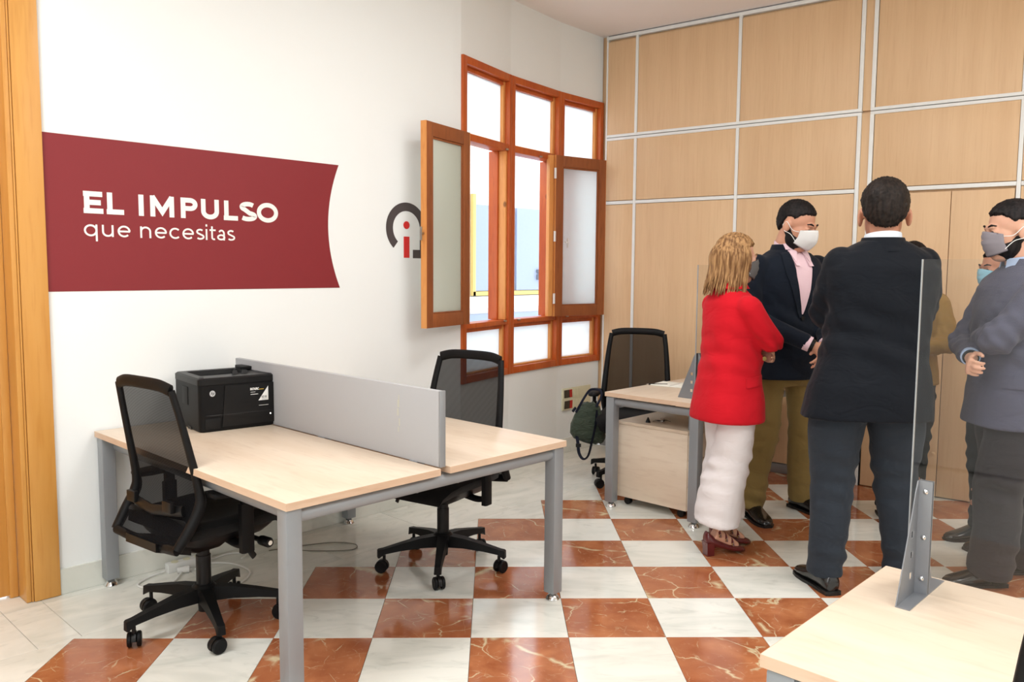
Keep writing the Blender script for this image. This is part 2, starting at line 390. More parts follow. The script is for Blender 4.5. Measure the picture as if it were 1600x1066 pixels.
M_hairb = hairmat('dark_brown_hair', (20, 15, 13), (42, 33, 28)); M_hairk = hairmat('black_hair', (14, 12, 13), (34, 28, 28)); M_hairw = hairmat('blonde_streaked_hair', (110, 76, 46), (176, 136, 92))
# ------------------------------------------------------------ the room
YW = 1.658
# plan of the wall with the window: straight, then a shallow curve in three bays, to the corner
PROF = [V((-4.95, YW)), V((1.40, YW)), V((1.472, 1.660)), V((2.112, 1.831)), V((2.768, 1.925)), V((3.335, 1.945))]
BAY = PROF[2:]
PU = V((0.1107, -0.9939, 0)); PN = V((-0.9939, -0.1107, 0)); PO = V((3.489, 0.431, 0))   # panel wall: origin, direction, normal into the room
def pan(s, z, n=0.0): return PO + PU * s + PN * n + V((0, 0, z))
XL = -4.95; YB = -5.0; ZF = 0.0

floor = MB()
floor.b2((XL - .2, YB - .2, -.16), (4.6, 2.15, -.016)); fl = floor.build('floor', M_white, None, False); struct(fl, 'polished checkerboard marble floor')
# checkerboard tiles, laid diagonally to the walls; each tile is a child of the floor
S = .4
tb = MB(); tb.box((0, 0, -.0095), (S - .0016, S - .0016, .019), rot=0, bev=.0012)
tm_red = tb.mesh('marble_tile', M_red, False); tm_white = tm_red.copy(); tm_white.materials.clear(); tm_white.materials.append(M_white)
rot45 = -PI / 4
def cell(u, v): return V(((u + v) * S / math.sqrt(2), (v - u) * S / math.sqrt(2), 0))
cand = []
OU, OV = 0.0, 0.0
for c in range(-12, 14):
    for r in range(-8, 14):
        if r - c > 3: continue
        p = cell(c + .5, r + .5)
        if p.y > 1.16 or p.x < XL or p.y < YB: continue
        if (p - PO).dot(PN) < -.30: continue
        q = p - CAM; d = q.dot(FW)
        if d < .9: continue
        sx = 800 + FPX * q.dot(RT) / d; sy = 533 - FPX * q.dot(UP) / d
        if -500 < sx < 2100 and sy < 1500: cand.append((d, c, r, p))
cand.sort(key=lambda t: t[0])
for d, c, r, p in cand[:285]:
    red = (c + r) % 2 == 1
    o = bpy.data.objects.new('marble_tile', tm_red if red else tm_white); COL.objects.link(o)
    o.location = (p.x, p.y, 0); o.rotation_euler = (0, 0, rot45); o.parent = fl
# half tiles that finish the zigzag against the border
tri = MB(); h = S / math.sqrt(2) - .002
tri.prism([(-h, 0), (h, 0), (0, -h)], (0, 0, -.019), (1, 0, 0), (0, 1, 0), (0, 0, 1), .019); trim = tri.mesh('marble_half_tile', M_white, False)
YBORD = 4 * S / math.sqrt(2)
for k in range(-8, 8):
    x = (2 * k + 4 + 1) * S / math.sqrt(2)
    if XL < x < 3.2:
        o = bpy.data.objects.new('marble_half_tile', trim); COL.objects.link(o); o.location = (x, YBORD - .001, 0); o.parent = fl
# border slabs along the window wall
xs = [-3.1, -2.5, -1.87, -1.262, -1.10, -.47, .16, .79, 1.42, 2.05, 2.68, 3.32]
for a, b in zip(xs[:-1], xs[1:]):
    MB().b2((a + .001, YBORD + .0015, -.019), (b - .001, 1.588, 0), .001).build('border_slab', M_white, fl, False)
for a, b in zip(xs[:-1], xs[1:]):
    MB().b2((a + .001, 1.5895, -.019), (b - .001, 2.05, 0), .001).build('border_strip', M_white, fl, False)

# window wall: built as segments so the opening is real
ZT, ZB = 2.876, .726
def P3(p, z): return V((p.x, p.y, z))
wall = MB()
WT = .22
def wseg(a, b, z0, z1, t=WT):
    d = (b - a).normalized(); n = V((-d.y, d.x))
    q = [a, b, b + n * t, a + n * t]
    wall.add([P3(p, z0) for p in q] + [P3(p, z1) for p in q], [(0, 1, 2, 3), (7, 6, 5, 4), (0, 4, 5, 1), (1, 5, 6, 2), (2, 6, 7, 3), (3, 7, 4, 0)])
DX0, DX1, DZ = -2.25, -1.1335, 2.62          # door opening
wseg(V((XL, YW)), V((DX0, YW)), 0, CEIL)
wseg(V((DX0, YW)), V((DX1, YW)), 2.95, CEIL)
wseg(V((DX1, YW)), V((1.40, YW)), 0, CEIL); wseg(V((1.40, YW)), BAY[0], 0, CEIL)
for a, b in zip(BAY[:-1], BAY[1:]):
    wseg(a, b, 0, ZB); wseg(a, b, ZT, CEIL)
wl = wall.build('wall_window_side', M_wall, None, True, ang=25); struct(wl, 'white plastered wall with the wooden window')
# baseboard, marble
bb = MB()
bp = [V((-1.018, YW)), V((1.40, YW)), *BAY]
for a, b in zip(bp[:-1], bp[1:]):
    d = (b - a).normalized(); n = V((d.y, -d.x))
    q = [a, b, b + n * .014, a + n * .014]
    bb.add([P3(p, 0.001) for p in q] + [P3(p, .118) for p in q], [(0, 1, 2, 3), (7, 6, 5, 4), (0, 4, 5, 1), (1, 5, 6, 2), (2, 6, 7, 3), (3, 7, 4, 0)])
struct(bb.build('baseboard_window_side', M_white, None, False), 'grey veined white marble baseboard')
# ceiling, other walls
struct(MB().b2((XL - .2, YB - .2, CEIL), (4.6, 2.12, CEIL + .15)).build('ceiling', M_ceil, None, False))
struct(MB().b2((XL - .2, YB - .2, 0), (XL, YW + .2, CEIL)).build('wall_left', M_wall, None, False))
struct(MB().b2((XL, YB - .2, 0), (4.4, YB, CEIL)).build('wall_rear', M_wall, None, False))

# ---- door on the left
dr = sempty('door_1', (DX0, YW, 0)); dr['label'] = 'varnished beech door with wide frame at the left edge'
def wb(a, b, name, mat, par, bev=.003): return MB().b2(a, b, bev).build(name, mat, par, True, world=True)
wb((-1.125, YW - .022, .002), (-1.017, YW + .01, 3.06), 'architrave', M_door, dr)
wb((-1.134, YW - .016, .002), (-1.127, YW + .012, 3.06), 'stop_bead', M_door, dr, .002)
wb((-1.155, YW - .012, .002), (-1.135, YW + .16, 3.0), 'door_jamb', M_door, dr)
wb((-1.190, YW + .098, .002), (-1.156, YW + .16, 3.0), 'rebate', M_door, dr)
wb((DX0 + .03, YW + .11, .012), (-1.178, YW + .152, 2.065), 'door_leaf', M_door, dr)
wb((DX0 + .03, YW + .085, 2.067), (-1.178, YW + .16, 2.105), 'transom', M_door, dr)
wb((DX0 + .03, YW + .115, 2.107), (-1.178, YW + .152, 2.98), 'upper_panel', M_door, dr)
wb((DX0 - .11, YW - .022, .002), (DX0, YW + .01, 3.06), 'architrave', M_door, dr)
wb((DX0, YW - .022, 2.96), (-1.127, YW + .01, 3.06), 'architrave', M_door, dr)
wb((DX0, YW - .012, .002), (DX0 + .028, YW + .16, 3.0), 'door_jamb', M_door, dr)
hx, hy = -1.248, YW + .108
hd = MB(); hd.lathe([(0.004, .0), (.027, 0), (.027, -.009), (.022, -.012), (.004, -.012)], (hx, hy, 1.045), 24, 'Y')
hd.tube(spline([(hx, hy - .01, 1.045), (hx, hy - .045, 1.045), (hx - .03, hy - .055, 1.045), (hx - .13, hy - .052, 1.042)], 5), .009, 10)
hdl = hd.build('door_handle', M_nickel, dr, world=True)
MB().lathe([(0.004, .0), (.026, 0), (.026, -.009), (.021, -.012), (.004, -.012)], (hx, hy, .955), 24, 'Y').b2((hx - .004, hy - .03, .945), (hx + .004, hy - .01, .975)).build('lock_rose', M_nickel, dr, world=True)

# ---- partition wall of framed panels on the right
pw = sempty('wall_right', tuple(PO)); pw['label'] = 'beech laminate partition wall with aluminium profiles'
def pb(s0, s1, z0, z1, n0, n1, name, mat, bev=0.0, par=None):
    M = Matrix((( PU.x, PN.x, 0, PO.x), (PU.y, PN.y, 0, PO.y), (0, 0, 1, 0), (0, 0, 0, 1)))
    return MB().b2((s0, n0, z0), (s1, n1, z1), bev, M).build(name, mat, par or pw, True, world=True)
pb(-1.75, 5.9, 0.0, CEIL, -.12, -.03, 'backing_board', M_panel)
S0, SV = -1.478, [-1.197, -.336]
cols = [(-1.478, -1.197), (-1.197, -.336), (-.336, .53), (.617, 1.49), (1.49, 2.36), (2.36, 3.23), (3.23, 4.1), (4.1, 5.0)]
zr = [(2.05, 2.575), (2.585, CEIL - .035)]
for i, (a, b) in enumerate(cols):
    w = .014
    for z0, z1 in zr: pb(a + w, b - w, z0 + .017, z1 - .017, -.03, 0, 'wood_panel', M_panel, .002)
    if a >= .6 and a < 1.4: continue
    pb(a + w, b - w, .075, 2.05 - .017, -.03, 0, 'wood_panel', M_panel, .002)
    pb(a + .001, b - .001, .001, .07, -.03, .012, 'base_profile', M_alug, .003)
for s in (-1.197, -.336, 1.49, 2.36, 3.23, 4.1): 
    pb(s - .012, s + .012, .07, 2.56, -.03, .006, 'mullion_profile', M_alu, .003); pb(s - .012, s + .012, 2.60, CEIL - .02, -.03, .006, 'mullion_profile', M_alu, .003)
pb(-1.478, -1.464, .07, CEIL, -.03, .006, 'mullion_profile', M_alu, .003)
for s in (.533, .614): 
    pb(s - .013, s + .013, .07 if s < .6 else .0, 2.56, -.03, .008, 'mullion_profile', M_alu, .003); pb(s - .013, s + .013, 2.60, CEIL - .02, -.03, .008, 'mullion_profile', M_alu, .003)
pb(.547, .60, .0, 2.572, -.03, -.004, 'pilaster_strip', M_panel, .002); pb(.547, .60, 2.588, CEIL - .02, -.03, -.004, 'pilaster_strip', M_panel, .002)
for a, b in ((-1.463, .546), (.602, 5.0)):
    pb(a, b, 2.557, 2.578, -.03, .009, 'rail_profile', M_alu, .002); pb(a, b, 2.583, 2.604, -.03, .009, 'rail_profile', M_alu, .002)
for a, b in ((-1.463, -1.21), (-1.184, -.349), (-.323, .519), (.628, 1.477), (1.503, 2.347)):
    pb(a, b, 2.036, 2.062, -.03, .007, 'rail_profile', M_alu, .002)
pb(-1.478, 5.0, CEIL - .034, CEIL - .009, -.03, .010, 'top_profile', M_alu, .003); pb(-1.478, 5.0, CEIL - .008, CEIL - .001, -.03, .004, 'ceiling_strip', M_alug)  # thin grey strip between top profile and ceiling
# double cupboard door let into the partition
dd = sempty('door_2', tuple(pan(.62, 0))); dd['label'] = 'flush beech double door in the partition wall'
pb(.629, .637, .004, 2.034, -.03, .004, 'door_frame', M_black, 0, dd)
pb(.640, 1.118, .008, 2.02, -.028, .003, 'door_leaf', M_panel, .002, dd)
pb(1.122, 1.472, .008, 2.02, -.028, .003, 'door_leaf', M_panel, .002, dd)
MP = Matrix(((PU.x, PN.x, 0, PO.x), (PU.y, PN.y, 0, PO.y), (0, 0, 1, 0), (0, 0, 0, 1)))
for z in (.775, .30):
    MB().lathe([(.006, 0), (.006, .012), (.011, .018), (.009, .026), (.002, .028)], (1.098, .003, z), 14, 'Y', MP).build('door_knob', M_panel, dd, True, world=True)

# ---- the wooden window in three bays, each bay straight, together following the curve
win = sempty('window_1', (2.112, 1.831, 0)); win['label'] = 'orange pine window of nine panes in three bays'
def baymat(i):
    a, b = BAY[i], BAY[i + 1]; d = (b - a).normalized(); n = V((-d.y, d.x))
    return Matrix(((d.x, n.x, 0, a.x), (d.y, n.y, 0, a.y), (0, 0, 1, 0), (0, 0, 0, 1))), (b - a).length
def fr(M, u0, u1, z0, z1, n0, n1, name, mat=M_pine, bev=.003):
    return MB().b2((u0, n0, z0), (u1, n1, z1), bev, M).build(name, mat, win, True, world=True)
for i in range(3):
    M, L = baymat(i)
    lft = .05 if i == 0 else .040; rgt = .040 if i < 2 else .045
    # fixed frame: full-depth posts and rails
    fr(M, 0.001, lft, ZB, ZT, -.018, .13, 'window_post'); fr(M, L - rgt, L - .001, ZB, ZT, -.018, .13, 'window_post')
    fr(M, lft, L - rgt, ZT - .05, ZT, -.016, .10, 'window_rail'); fr(M, lft, L - rgt, ZB, ZB + .05, -.016, .10, 'window_rail')
    fr(M, lft, L - rgt, 2.338, 2.385, -.012, .10, 'window_rail'); fr(M, lft, L - rgt, 1.095, 1.128, -.012, .10, 'window_rail')
    # inner beads of the fixed panes
    for z0, z1 in ((2.385, ZT - .05), (ZB + .05, 1.095)):
        fr(M, lft, lft + .012, z0, z1, .02, .075, 'glazing_bead'); fr(M, L - rgt - .028, L - rgt, z0, z1, .02, .075, 'glazing_bead', M_pinel)
        fr(M, lft + .012, L - rgt - .028, z1 - .03, z1, .02, .075, 'glazing_bead'); fr(M, lft + .012, L - rgt - .028, z0, z0 + .012, .02, .075, 'glazing_bead', M_pinel)
        fr(M, lft + .012, L - rgt - .028, z0 + .012, z1 - .03, .045, .050, 'window_pane', M_frost, 0)
    # outer deep reveal seen through the open bays
    fr(M, L - rgt - .02, L - rgt, 1.13, 2.338, .0, .06, 'reveal_lining', M_pinel)
    fr(M, L - rgt - .035, L - rgt - .0, 1.128, 2.338, .06, .135, 'outer_jamb', M_pine)
    if i == 0: fr(M, lft, lft + .008, 1.128, 2.338, .06, .12, 'outer_jamb', M_pine)
    fr(M, 0.0, L, ZB - .12, ZB - .002, .131, .30, 'outer_sill', M_wall)
    # small catches
    MB().box((lft + .5 * L if i else L - .08, -.02, 2.345), (.03, .012, .012), M, bev=.002).build('window_catch', M_nickel, win, True, world=True)
    MB().box((lft + .06 if i else L - .09, -.02, 1.122), (.03, .012, .012), M, bev=.002).build('window_catch', M_nickel, win, True, world=True)
# third bay: closed sash with frosted pane
M, L = baymat(2)
for u0, u1, z0, z1 in ((.042, .09, 1.13, 2.336), (L - .095, L - .047, 1.13, 2.336), (.09, L - .095, 2.285, 2.336), (.09, L - .095, 1.13, 1.185)):
    fr(M, u0, u1, z0, z1, .01, .05, 'sash_bar')
fr(M, .09, L - .095, 1.185, 2.285, .028, .033, 'window_pane', M_frost, 0)
def casement(A, B, z0, z1, hinge_at, name, lab, gm=None):
    """open sash between plan points A and B; the face is on the room side"""
    A, B = V(A), V(B); d = (B - A).normalized(); n = V((-d.y, d.x)); L = (B - A).length
    M = Matrix(((d.x, n.x, 0, A.x), (d.y, n.y, 0, A.y), (0, 0, 1, 0), (0, 0, 0, 1)))
    e = thing(name, lab, 'window sash', (A.x, A.y, z0))
    def q(u0, u1, za, zb, n0, n1, nm, mat=M_pineb, bev=.003): return MB().b2((u0, n0, za), (u1, n1, zb), bev, M).build(nm, mat, e, True, world=True)
    w = .075
    q(0.004, w, z0, z1, 0, .040, 'stile'); q(L - w, L - .004, z0, z1, 0, .040, 'stile')
    q(w, L - w, z1 - .085, z1, .001, .040, 'sash_rail'); q(w, L - w, z0, z0 + .085, .001, .040, 'sash_rail')
    for a, b, c_, d_ in ((w, w + .012, z0 + .085, z1 - .085), (L - w - .012, L - w, z0 + .085, z1 - .085)): q(a, b, c_, d_, .008, .034, 'bead')
    q(w + .012, L - w - .012, z1 - .097, z1 - .085, .008, .034, 'bead'); q(w + .012, L - w - .012, z0 + .085, z0 + .093, .008, .034, 'bead')
    q(0, .004, z0, z1, 0, .040, 'edge_strip', M_pinel, 0); q(L - .004, L, z0, z1, 0, .04, 'edge_strip', M_pinel, 0)
    q(w + .0125, L - w - .0125, z0 + .093, z1 - .097, .017, .022, 'window_pane', gm or M_frost2, 0)
    if hinge_at == 'A':
        for zz in (z0 + .14, (z0 + z1) / 2, z1 - .14): MB().tube([M @ V((-.006, -.004, zz - .04)), M @ V((-.006, -.004, zz + .04))], .009, 10).build('hinge', M_whitep, e, world=True)
    return e, M, L
A1 = at_z(664, 187, 2.372); H1 = at_z(735, 207, 2.372)
c1, Mc1, L1 = casement((A1.x + .01, A1.y), (1.485, 1.585), 1.135, 2.372, 'B', 'window_sash', 'open brown sash with frosted glass, swung over the round logo on the white wall')
# small H-shaped handle on the free edge
hh = MB(); hh.b2((-.03, .014, 1.70), (-.004, .024, 1.712), 0, Mc1); hh.b2((-.034, .012, 1.665), (-.026, .026, 1.745), .002, Mc1); hh.build('sash_handle', M_nickel, c1, world=True)
pH = at_depth(868, 300, 6.33); pF = at_depth(947, 300, 6.63)
c2, Mc2, L2 = casement((pH.x, pH.y), (pF.x, pF.y), 1.13, 2.372, 'A', 'window_sash', 'open brown sash folded back over the right bay beside the panel wall', M_frost)
# light-pine thickness toward the hinge
MB().b2((-.05, .012, 1.132), (-.008, .05, 2.37), .002, Mc2).build('hinge_stile', M_pinel, c2, world=True)
hh = MB(); hh.b2((.09, -.02, 1.70), (.115, -.012, 1.712), 0, Mc2); hh.b2((.11, -.024, 1.665), (.118, -.010, 1.74), .002, Mc2); hh.build('sash_handle', M_whitep, c2, world=True)

# ---- the light well outside with the opposite facade
well = MB(); YO = 4.2
well.b2((.2, YO, -.5), (8.5, YO + .1, 3.05)); well.b2((.2, 2.25, -.5), (.3, YO, 3.05)); well.b2((8.4, 2.25, -.5), (8.5, YO, 3.05)); well.b2((-3.0, 2.02, CEIL + .151), (8.5, 2.12, 5.0)); well.b2((.2, 2.2, -.6), (8.5, YO + .1, -.5))  # unseen wall above the ceiling added to shade the facade; low facade admits sky
struct(well.build('wall_light_well', plain('light_well_plaster', (222, 224, 226), .9, var=.02), None, False))
M_blue = plain('pale_blue_shutter', (150, 163, 190), .6, var=.03); M_yel = plain('cream_yellow_frame', (214, 186, 110), .6, var=.03)
w2 = sempty('window_2', (4.6, YO, 1.2)); w2['label'] = 'pale blue shuttered window across the light well'
for a, b in ((4.00, 4.62), (4.66, 5.30), (5.34, 6.0)): MB().b2((a, YO - .03, 1.25), (b, YO, 2.19), .004).build('shutter_panel', M_blue, w2, False, world=True)
MB().b2((3.96, YO - .05, 1.20), (6.1, YO - .005, 1.245)).build('window_rail', M_yel, w2, False, world=True)
MB().b2((3.955, YO - .05, 1.2), (3.995, YO - .005, 2.3)).build('window_post', M_yel, w2, False, world=True)
MB().b2((3.7, YO - .04, .4), (6.2, YO, .995)).build('parapet_panel', M_blue, w2, False, world=True)
MB().b2((3.7, YO - .09, 1.07), (6.2, YO, 1.19)).build('window_sill', M_whitep, w2, False, world=True)
MB().b2((5.0, YO - .07, 1.37), (5.07, YO - .03, 1.43), .004).b2((5.0, YO - .07, 1.45), (5.07, YO - .03, 1.49), .004).build('shutter_latch', M_bracket, w2, False, world=True)

# ---- ceiling lamps (the lights themselves are set at the top)
def emis(name, st):
    m, nt, b = newmat(name); b.inputs['Emission Color'].default_value = (1, .97, .93, 1); b.inputs['Emission Strength'].default_value = st; return m
M_lamp = emis('lamp_diffuser', 4.0)
clg = bpy.data.objects['ceiling']
for x, y in ((-2.6, -2.6), (-2.2, 0.2), (0.3, -2.7), (2.0, -3.6), (0.6, -0.2)):
    T = Matrix.Translation((x, y, CEIL))
    lf = MB().b2((-.62, -.34, -.03), (.62, -.30, 0), 0, T).b2((-.62, .30, -.03), (.62, .34, 0), 0, T).b2((-.62, -.3, -.03), (-.58, .3, 0), 0, T).b2((.58, -.3, -.03), (.62, .3, 0), 0, T).build('light_frame', M_whitep, clg, False)
    MB().b2((-.58, -.30, -.02), (.58, .30, -.004), 0, T).build('light_diffuser', M_lamp, lf, False)
# unseen window frame added to go with the rear soft light
w3 = sempty('added_window_3', (XL, -2.6, 1.9))
for a, b in (((XL, -3.95, .9), (XL + .05, -3.85, 2.9)), ((XL, -1.35, .9), (XL + .05, -1.25, 2.9)), ((XL, -3.85, 2.82), (XL + .05, -1.35, 2.9)), ((XL, -3.85, .9), (XL + .05, -1.35, .98)), ((XL, -2.63, .98), (XL + .05, -2.57, 2.82))):
    MB().b2(a, b, .004).build('window_bar', M_pine, w3, False, world=True)
# ------------------------------------------------------------ lettering and logo on the wall
def wallpt(x, z, n=0.0): return V((x, YW - n, z))
banner = MB()
xa, xb, z0, z1 = -1.016, .522, 1.383, 2.080
arc = []
for k in range(25):
    t = k / 24; z = z0 + (z1 - z0) * t; arc.append((xb - .075 * (1 - (2 * t - 1) ** 2), z))
poly = [(xa, z0)] + arc + [(xa, z1)]
banner.prism(poly, (0, YW - .0005, 0), (1, 0, 0), (0, 0, 1), (0, -1, 0), .0015)
bo = banner.build('wall_banner', M_wine, None, False); tag(bo, 'wine red wall sticker with concave right end reading EL IMPULSO que necesitas', 'sign')

def stroke(mb, pts, w, n=.0012, off=.002, closed=False):
    """flat ribbon of width w along 2D points (x,z) on the wall"""
    q_ = [pts[0]]
    for p in pts[1:]:
        if (V(p) - V(q_[-1])).length > w * .04: q_.append(p)
    pts = q_; k = len(pts); L = []; R = []
    for i in range(k):
        p = V(pts[i]); 
        a = V(pts[i - 1]) if (i > 0 or closed) else None; b = V(pts[(i + 1) % k]) if (i < k - 1 or closed) else None
        d1 = (p - a).normalized() if a is not None else (b - p).normalized(); d2 = (b - p).normalized() if b is not None else d1
        n1 = V((-d1.y, d1.x)); n2 = V((-d2.y, d2.x)); m = (n1 + n2)
        m = m.normalized() if m.length > 1e-6 else n1
        c = max(.35, m.dot(n1)); q = m * (w / 2 / c)
        L.append(p + q); R.append(p - q)
    idx = list(range(k)) + ([0] if closed else [])
    for i in range(len(idx) - 1):
        a, b = idx[i], idx[i + 1]
        mb.prism([L[a], L[b], R[b], R[a]], (0, YW - off, 0), (1, 0, 0), (0, 0, 1), (0, -1, 0), n)
def arcp(cx, cz, rx, rz, a0, a1, k=18): return [(cx + rx * math.cos(math.radians(a0 + (a1 - a0) * i / k)), cz + rz * math.sin(math.radians(a0 + (a1 - a0) * i / k))) for i in range(k + 1)]
def glyph(ch, w, H):
    """stroke centre lines; cap height H (lowercase x-height .74H for the light face); returns list, advance"""
    h = w / 2; X = H
    g = {
     'E': ([[(h, h), (h, X - h)], [(0, X - h), (.66 * X, X - h)], [(h, X / 2), (.60 * X, X / 2)], [(0, h), (.68 * X, h)]], .80 * X),
     'L': ([[(h, X), (h, 0)], [(0, h), (.62 * X, h)]], .72 * X),
     'I': ([[(h, 0), (h, X)]], w + .20 * X),
     'M': ([[(h, 0), (h, X)], [(h * .9, X - h * .3), (.485 * X, .24 * X), (.97 * X - h * .9, X - h * .3)], [(.97 * X - h, 0), (.97 * X - h, X)]], 1.19 * X),
     'P': ([[(h, 0), (h, X)], [(h, X - h), (.40 * X, X - h)] + arcp(.40 * X, X - h - (.64 * X - 2 * h) / 2, .33 * X - h, (.64 * X - 2 * h) / 2, 90, -90, 14) + [(h, .36 * X + h)]], .83 * X),
     'U': ([[(h, X), (h, .40 * X)] + arcp(.40 * X, .40 * X, .40 * X - h, .40 * X - h + .0, 180, 360, 16) + [(.80 * X - h, X)]], .98 * X),
     'S': ([arcp(.36 * X, .735 * X, .28 * X, .265 * X - h * .95, 35, 235, 14) + arcp(.36 * X, .265 * X, .31 * X, .265 * X - h * .95, 75, -145, 14)], .76 * X),
     'O': ([arcp(.50 * X, .5 * X, .52 * X - h, .52 * X - h, 0, 357, 40)], 1.1 * X),
     'N': ([[(h, 0), (h, X)], [(h, X), (.8 * X - h, 0)], [(.8 * X - h, 0), (.8 * X - h, X)]], 1.0 * X),
     'V': ([[(0, X), (.42 * X, 0), (.84 * X, X)]], .86 * X), 'A': ([[(0, 0), (.42 * X, X), (.84 * X, 0)], [(.2 * X, .3 * X), (.64 * X, .3 * X)]], .9 * X),
     'C': ([arcp(.48 * X, .5 * X, .48 * X - h, .5 * X - h, 45, 315, 18)], .9 * X),
    }
    x = .74 * X; r = x / 2
    lo = {
     'q': ([arcp(r, r, r - h, r - h, 0, 357, 26), [(2 * r - h, x), (2 * r - h, -.30 * X)]], x + .24 * X),
     'u': ([[(h, x), (h, r * .85)] + arcp(r * .88, r * .85, r * .88 - h, r * .85 - h, 180, 360, 14), [(r * 1.76 - h, x), (r * 1.76 - h, 0)]], x * .88 + .22 * X),
     'e': ([arcp(r, r, r - h, r - h, 0, 315, 26), [(h, r), (2 * r - h * .6, r)]], x + .14 * X),
     'n': ([[(h, 0), (h, x)], arcp(r * .88, x - r * .85, r * .88 - h, r * .85 - h, 180, 0, 14) + [(r * 1.76 - h, 0)]], x * .88 + .22 * X),
     'c': ([arcp(r, r, r - h, r - h, 45, 315, 22)], x + .08 * X),
     's': ([arcp(.26 * X, x * .73, .20 * X, x * .27 - h, 40, 250, 12) + arcp(.26 * X, x * .27, .22 * X, x * .27 - h, 70, -145, 12)], .52 * X + .10 * X),
     'i': ([[(h, 0), (h, x)], [(h, x + .17 * X), (h, x + .17 * X + w * 1.3)]], w + .15 * X),
     't': ([[(.16 * X, x + .20 * X), (.16 * X, .17 * X)] + arcp(.30 * X, .17 * X, .14 * X, .17 * X - h, 180, 290, 8), [(0, x - h), (.40 * X, x - h)]], .50 * X),
     'a': ([arcp(.27 * X, .21 * X, .22 * X, .21 * X - h, 0, 357, 20), [(.52 * X - h, 0), (.52 * X - h, x * .62)] + arcp(.29 * X, x * .62, .23 * X - h, x * .38 - h, 0, 150, 10)], .52 * X + .17 * X),
     'p': ([arcp(r + w, r, r - h, r - h, 0, 357, 20), [(h, x), (h, -.35 * X)]], x + .2 * X), 'h': ([[(h, 0), (h, X * 1.1)], arcp(r * .88, x - r * .85, r * .88 - h, r * .85 - h, 180, 0, 10) + [(r * 1.76 - h, 0)]], x * .9),
    }
    return lo[ch] if ch in lo else g[ch]
def write(text, x0, x1, z, H, w, name, par, closed='Oq'):
    # natural advance first, then spread so that the line fills x0..x1
    adv = sum((.42 * H if c == ' ' else glyph(c, w, H)[1]) for c in text); sx = (x1 - x0) / (adv - .06 * H)
    x = 0
    for c in text:
        if c == ' ': x += .42 * H; continue
        st, a = glyph(c, w, H); mb = MB()
        for k, s_ in enumerate(st):
            P = [(x0 + (x + px_) * sx, z + pz) for px_, pz in s_]
            cl = (c in 'Oqap' and k == 0)
            stroke(mb, P, w, off=.002 + .0003 * k, closed=cl)
        mb.build('letter', M_wtext, par, False, world=True); x += a
write('EL IMPULSO', -.853, .136, 1.737, .100, .0235, 'letter', bo)
write('que necesitas', -.855, -.118, 1.633, .0735, .0085, 'letter', bo)

# round logo: an open ring ending in a foot, a small red "i"
logo = MB()
cx, cz, ro, ri = 1.015, 1.742, .158, .106
def ringpt(r, a): return (cx + r * math.cos(math.radians(a)), cz + r * math.sin(math.radians(a)))
angs = [i * 5 for i in range(0, 47)]   # right side over the top to lower left
seg = [a for a in range(0, 231, 5)]
for a, b in zip(seg[:-1], seg[1:]):
    logo.prism([ringpt(ro, a), ringpt(ro, b), ringpt(ri, b), ringpt(ri, a)], (0, YW - .0005, 0), (1, 0, 0), (0, 0, 1), (0, -1, 0), .0015)
for q in ([(cx + ri, cz), (cx + ro, cz), (cx + ro, 1.560), (cx + ri, 1.560)], [(cx + .050, 1.560), (cx + ri, 1.560), (cx + ri, 1.612), (cx + .050, 1.612)]):
    logo.prism(q, (0, YW - .0005, 0), (1, 0, 0), (0, 0, 1), (0, -1, 0), .0015)
lo = logo.build('wall_logo', M_logo, None, False); tag(lo, 'dark open ring logo around a red letter i on the white wall', 'logo')
im = MB(); im.prism([(cx - .022, 1.562), (cx + .022, 1.562), (cx + .022, 1.692), (cx - .022, 1.692)], (0, YW - .0005, 0), (1, 0, 0), (0, 0, 1), (0, -1, 0), .0015)
im.prism(arcp(cx, 1.762, .024, .024, 0, 345, 23), (0, YW - .0005, 0), (1, 0, 0), (0, 0, 1), (0, -1, 0), .0015)
im.build('letter', M_logor, lo, False, world=True)

# ------------------------------------------------------------ desks
def foot(mb, x, y): mb.lathe([(.002, 0), (.031, 0), (.032, .005), (.027, .016), (.018, .026), (.011, .031), (.011, .042)], (x, y, 0), 18)
def leg(par, x, y, zt=.705):
    l = MB().b2((x - .030, y - .030, .035), (x + .030, y + .030, zt), .006).build('leg', M_steel, par, True)
    m = MB(); foot(m, x, y); m.build('levelling_foot', M_chrome, l, True)
TH = .735
# double bench with the grey divider
D = thing('bench_desk', 'double pale oak bench desk with grey divider board and silver legs, printer on it', 'desk', (-.845, -.02, 0))
W_, LEN = 1.412, 1.665
MB().b2((0, .0, .708), (.665, LEN, TH), .0015).build('worktop', M_top, D, True)
MB().b2((.715, .0, .708), (W_, LEN, TH), .0015).build('worktop', M_top, D, True)
def edging(par, x0, x1, y0, y1):
    m = MB()
    for a, b in (((x0 - .0012, y0, .7085), (x0, y1, TH - .0005)), ((x1, y0, .7085), (x1 + .0012, y1, TH - .0005)), ((x0, y0 - .0012, .7085), (x1, y0, TH - .0005)), ((x0, y1, .7085), (x1, y1 + .0012, TH - .0005))): m.b2(a, b)
    m.build('edge_band', M_edge, par, False)
edging(D, 0, .665, 0, LEN); edging(D, .715, W_, 0, LEN)
for x in (.035, W_ - .035):
    for y in (.04, LEN - .04): leg(D, x, y)
def beam(par, a, b): MB().tube([a, b], (.020, .024), 16).build('beam', M_steel, par, True)
for y in (.04, LEN - .04): beam(D, (.065, y, .675), (W_ - .065, y, .675))
for x in (.075, .60, W_ - .60, W_ - .075): beam(D, (x, .06, .665), (x, LEN - .06, .665))
MB().b2((.674, .022, .735), (.700, LEN - .06, 1.032), .004).build('divider_board', M_screen, D, True)
MB().b2((.673, .012, .735), (.7015, .0215, 1.033), .003).build('divider_edge', M_steel, D, True)
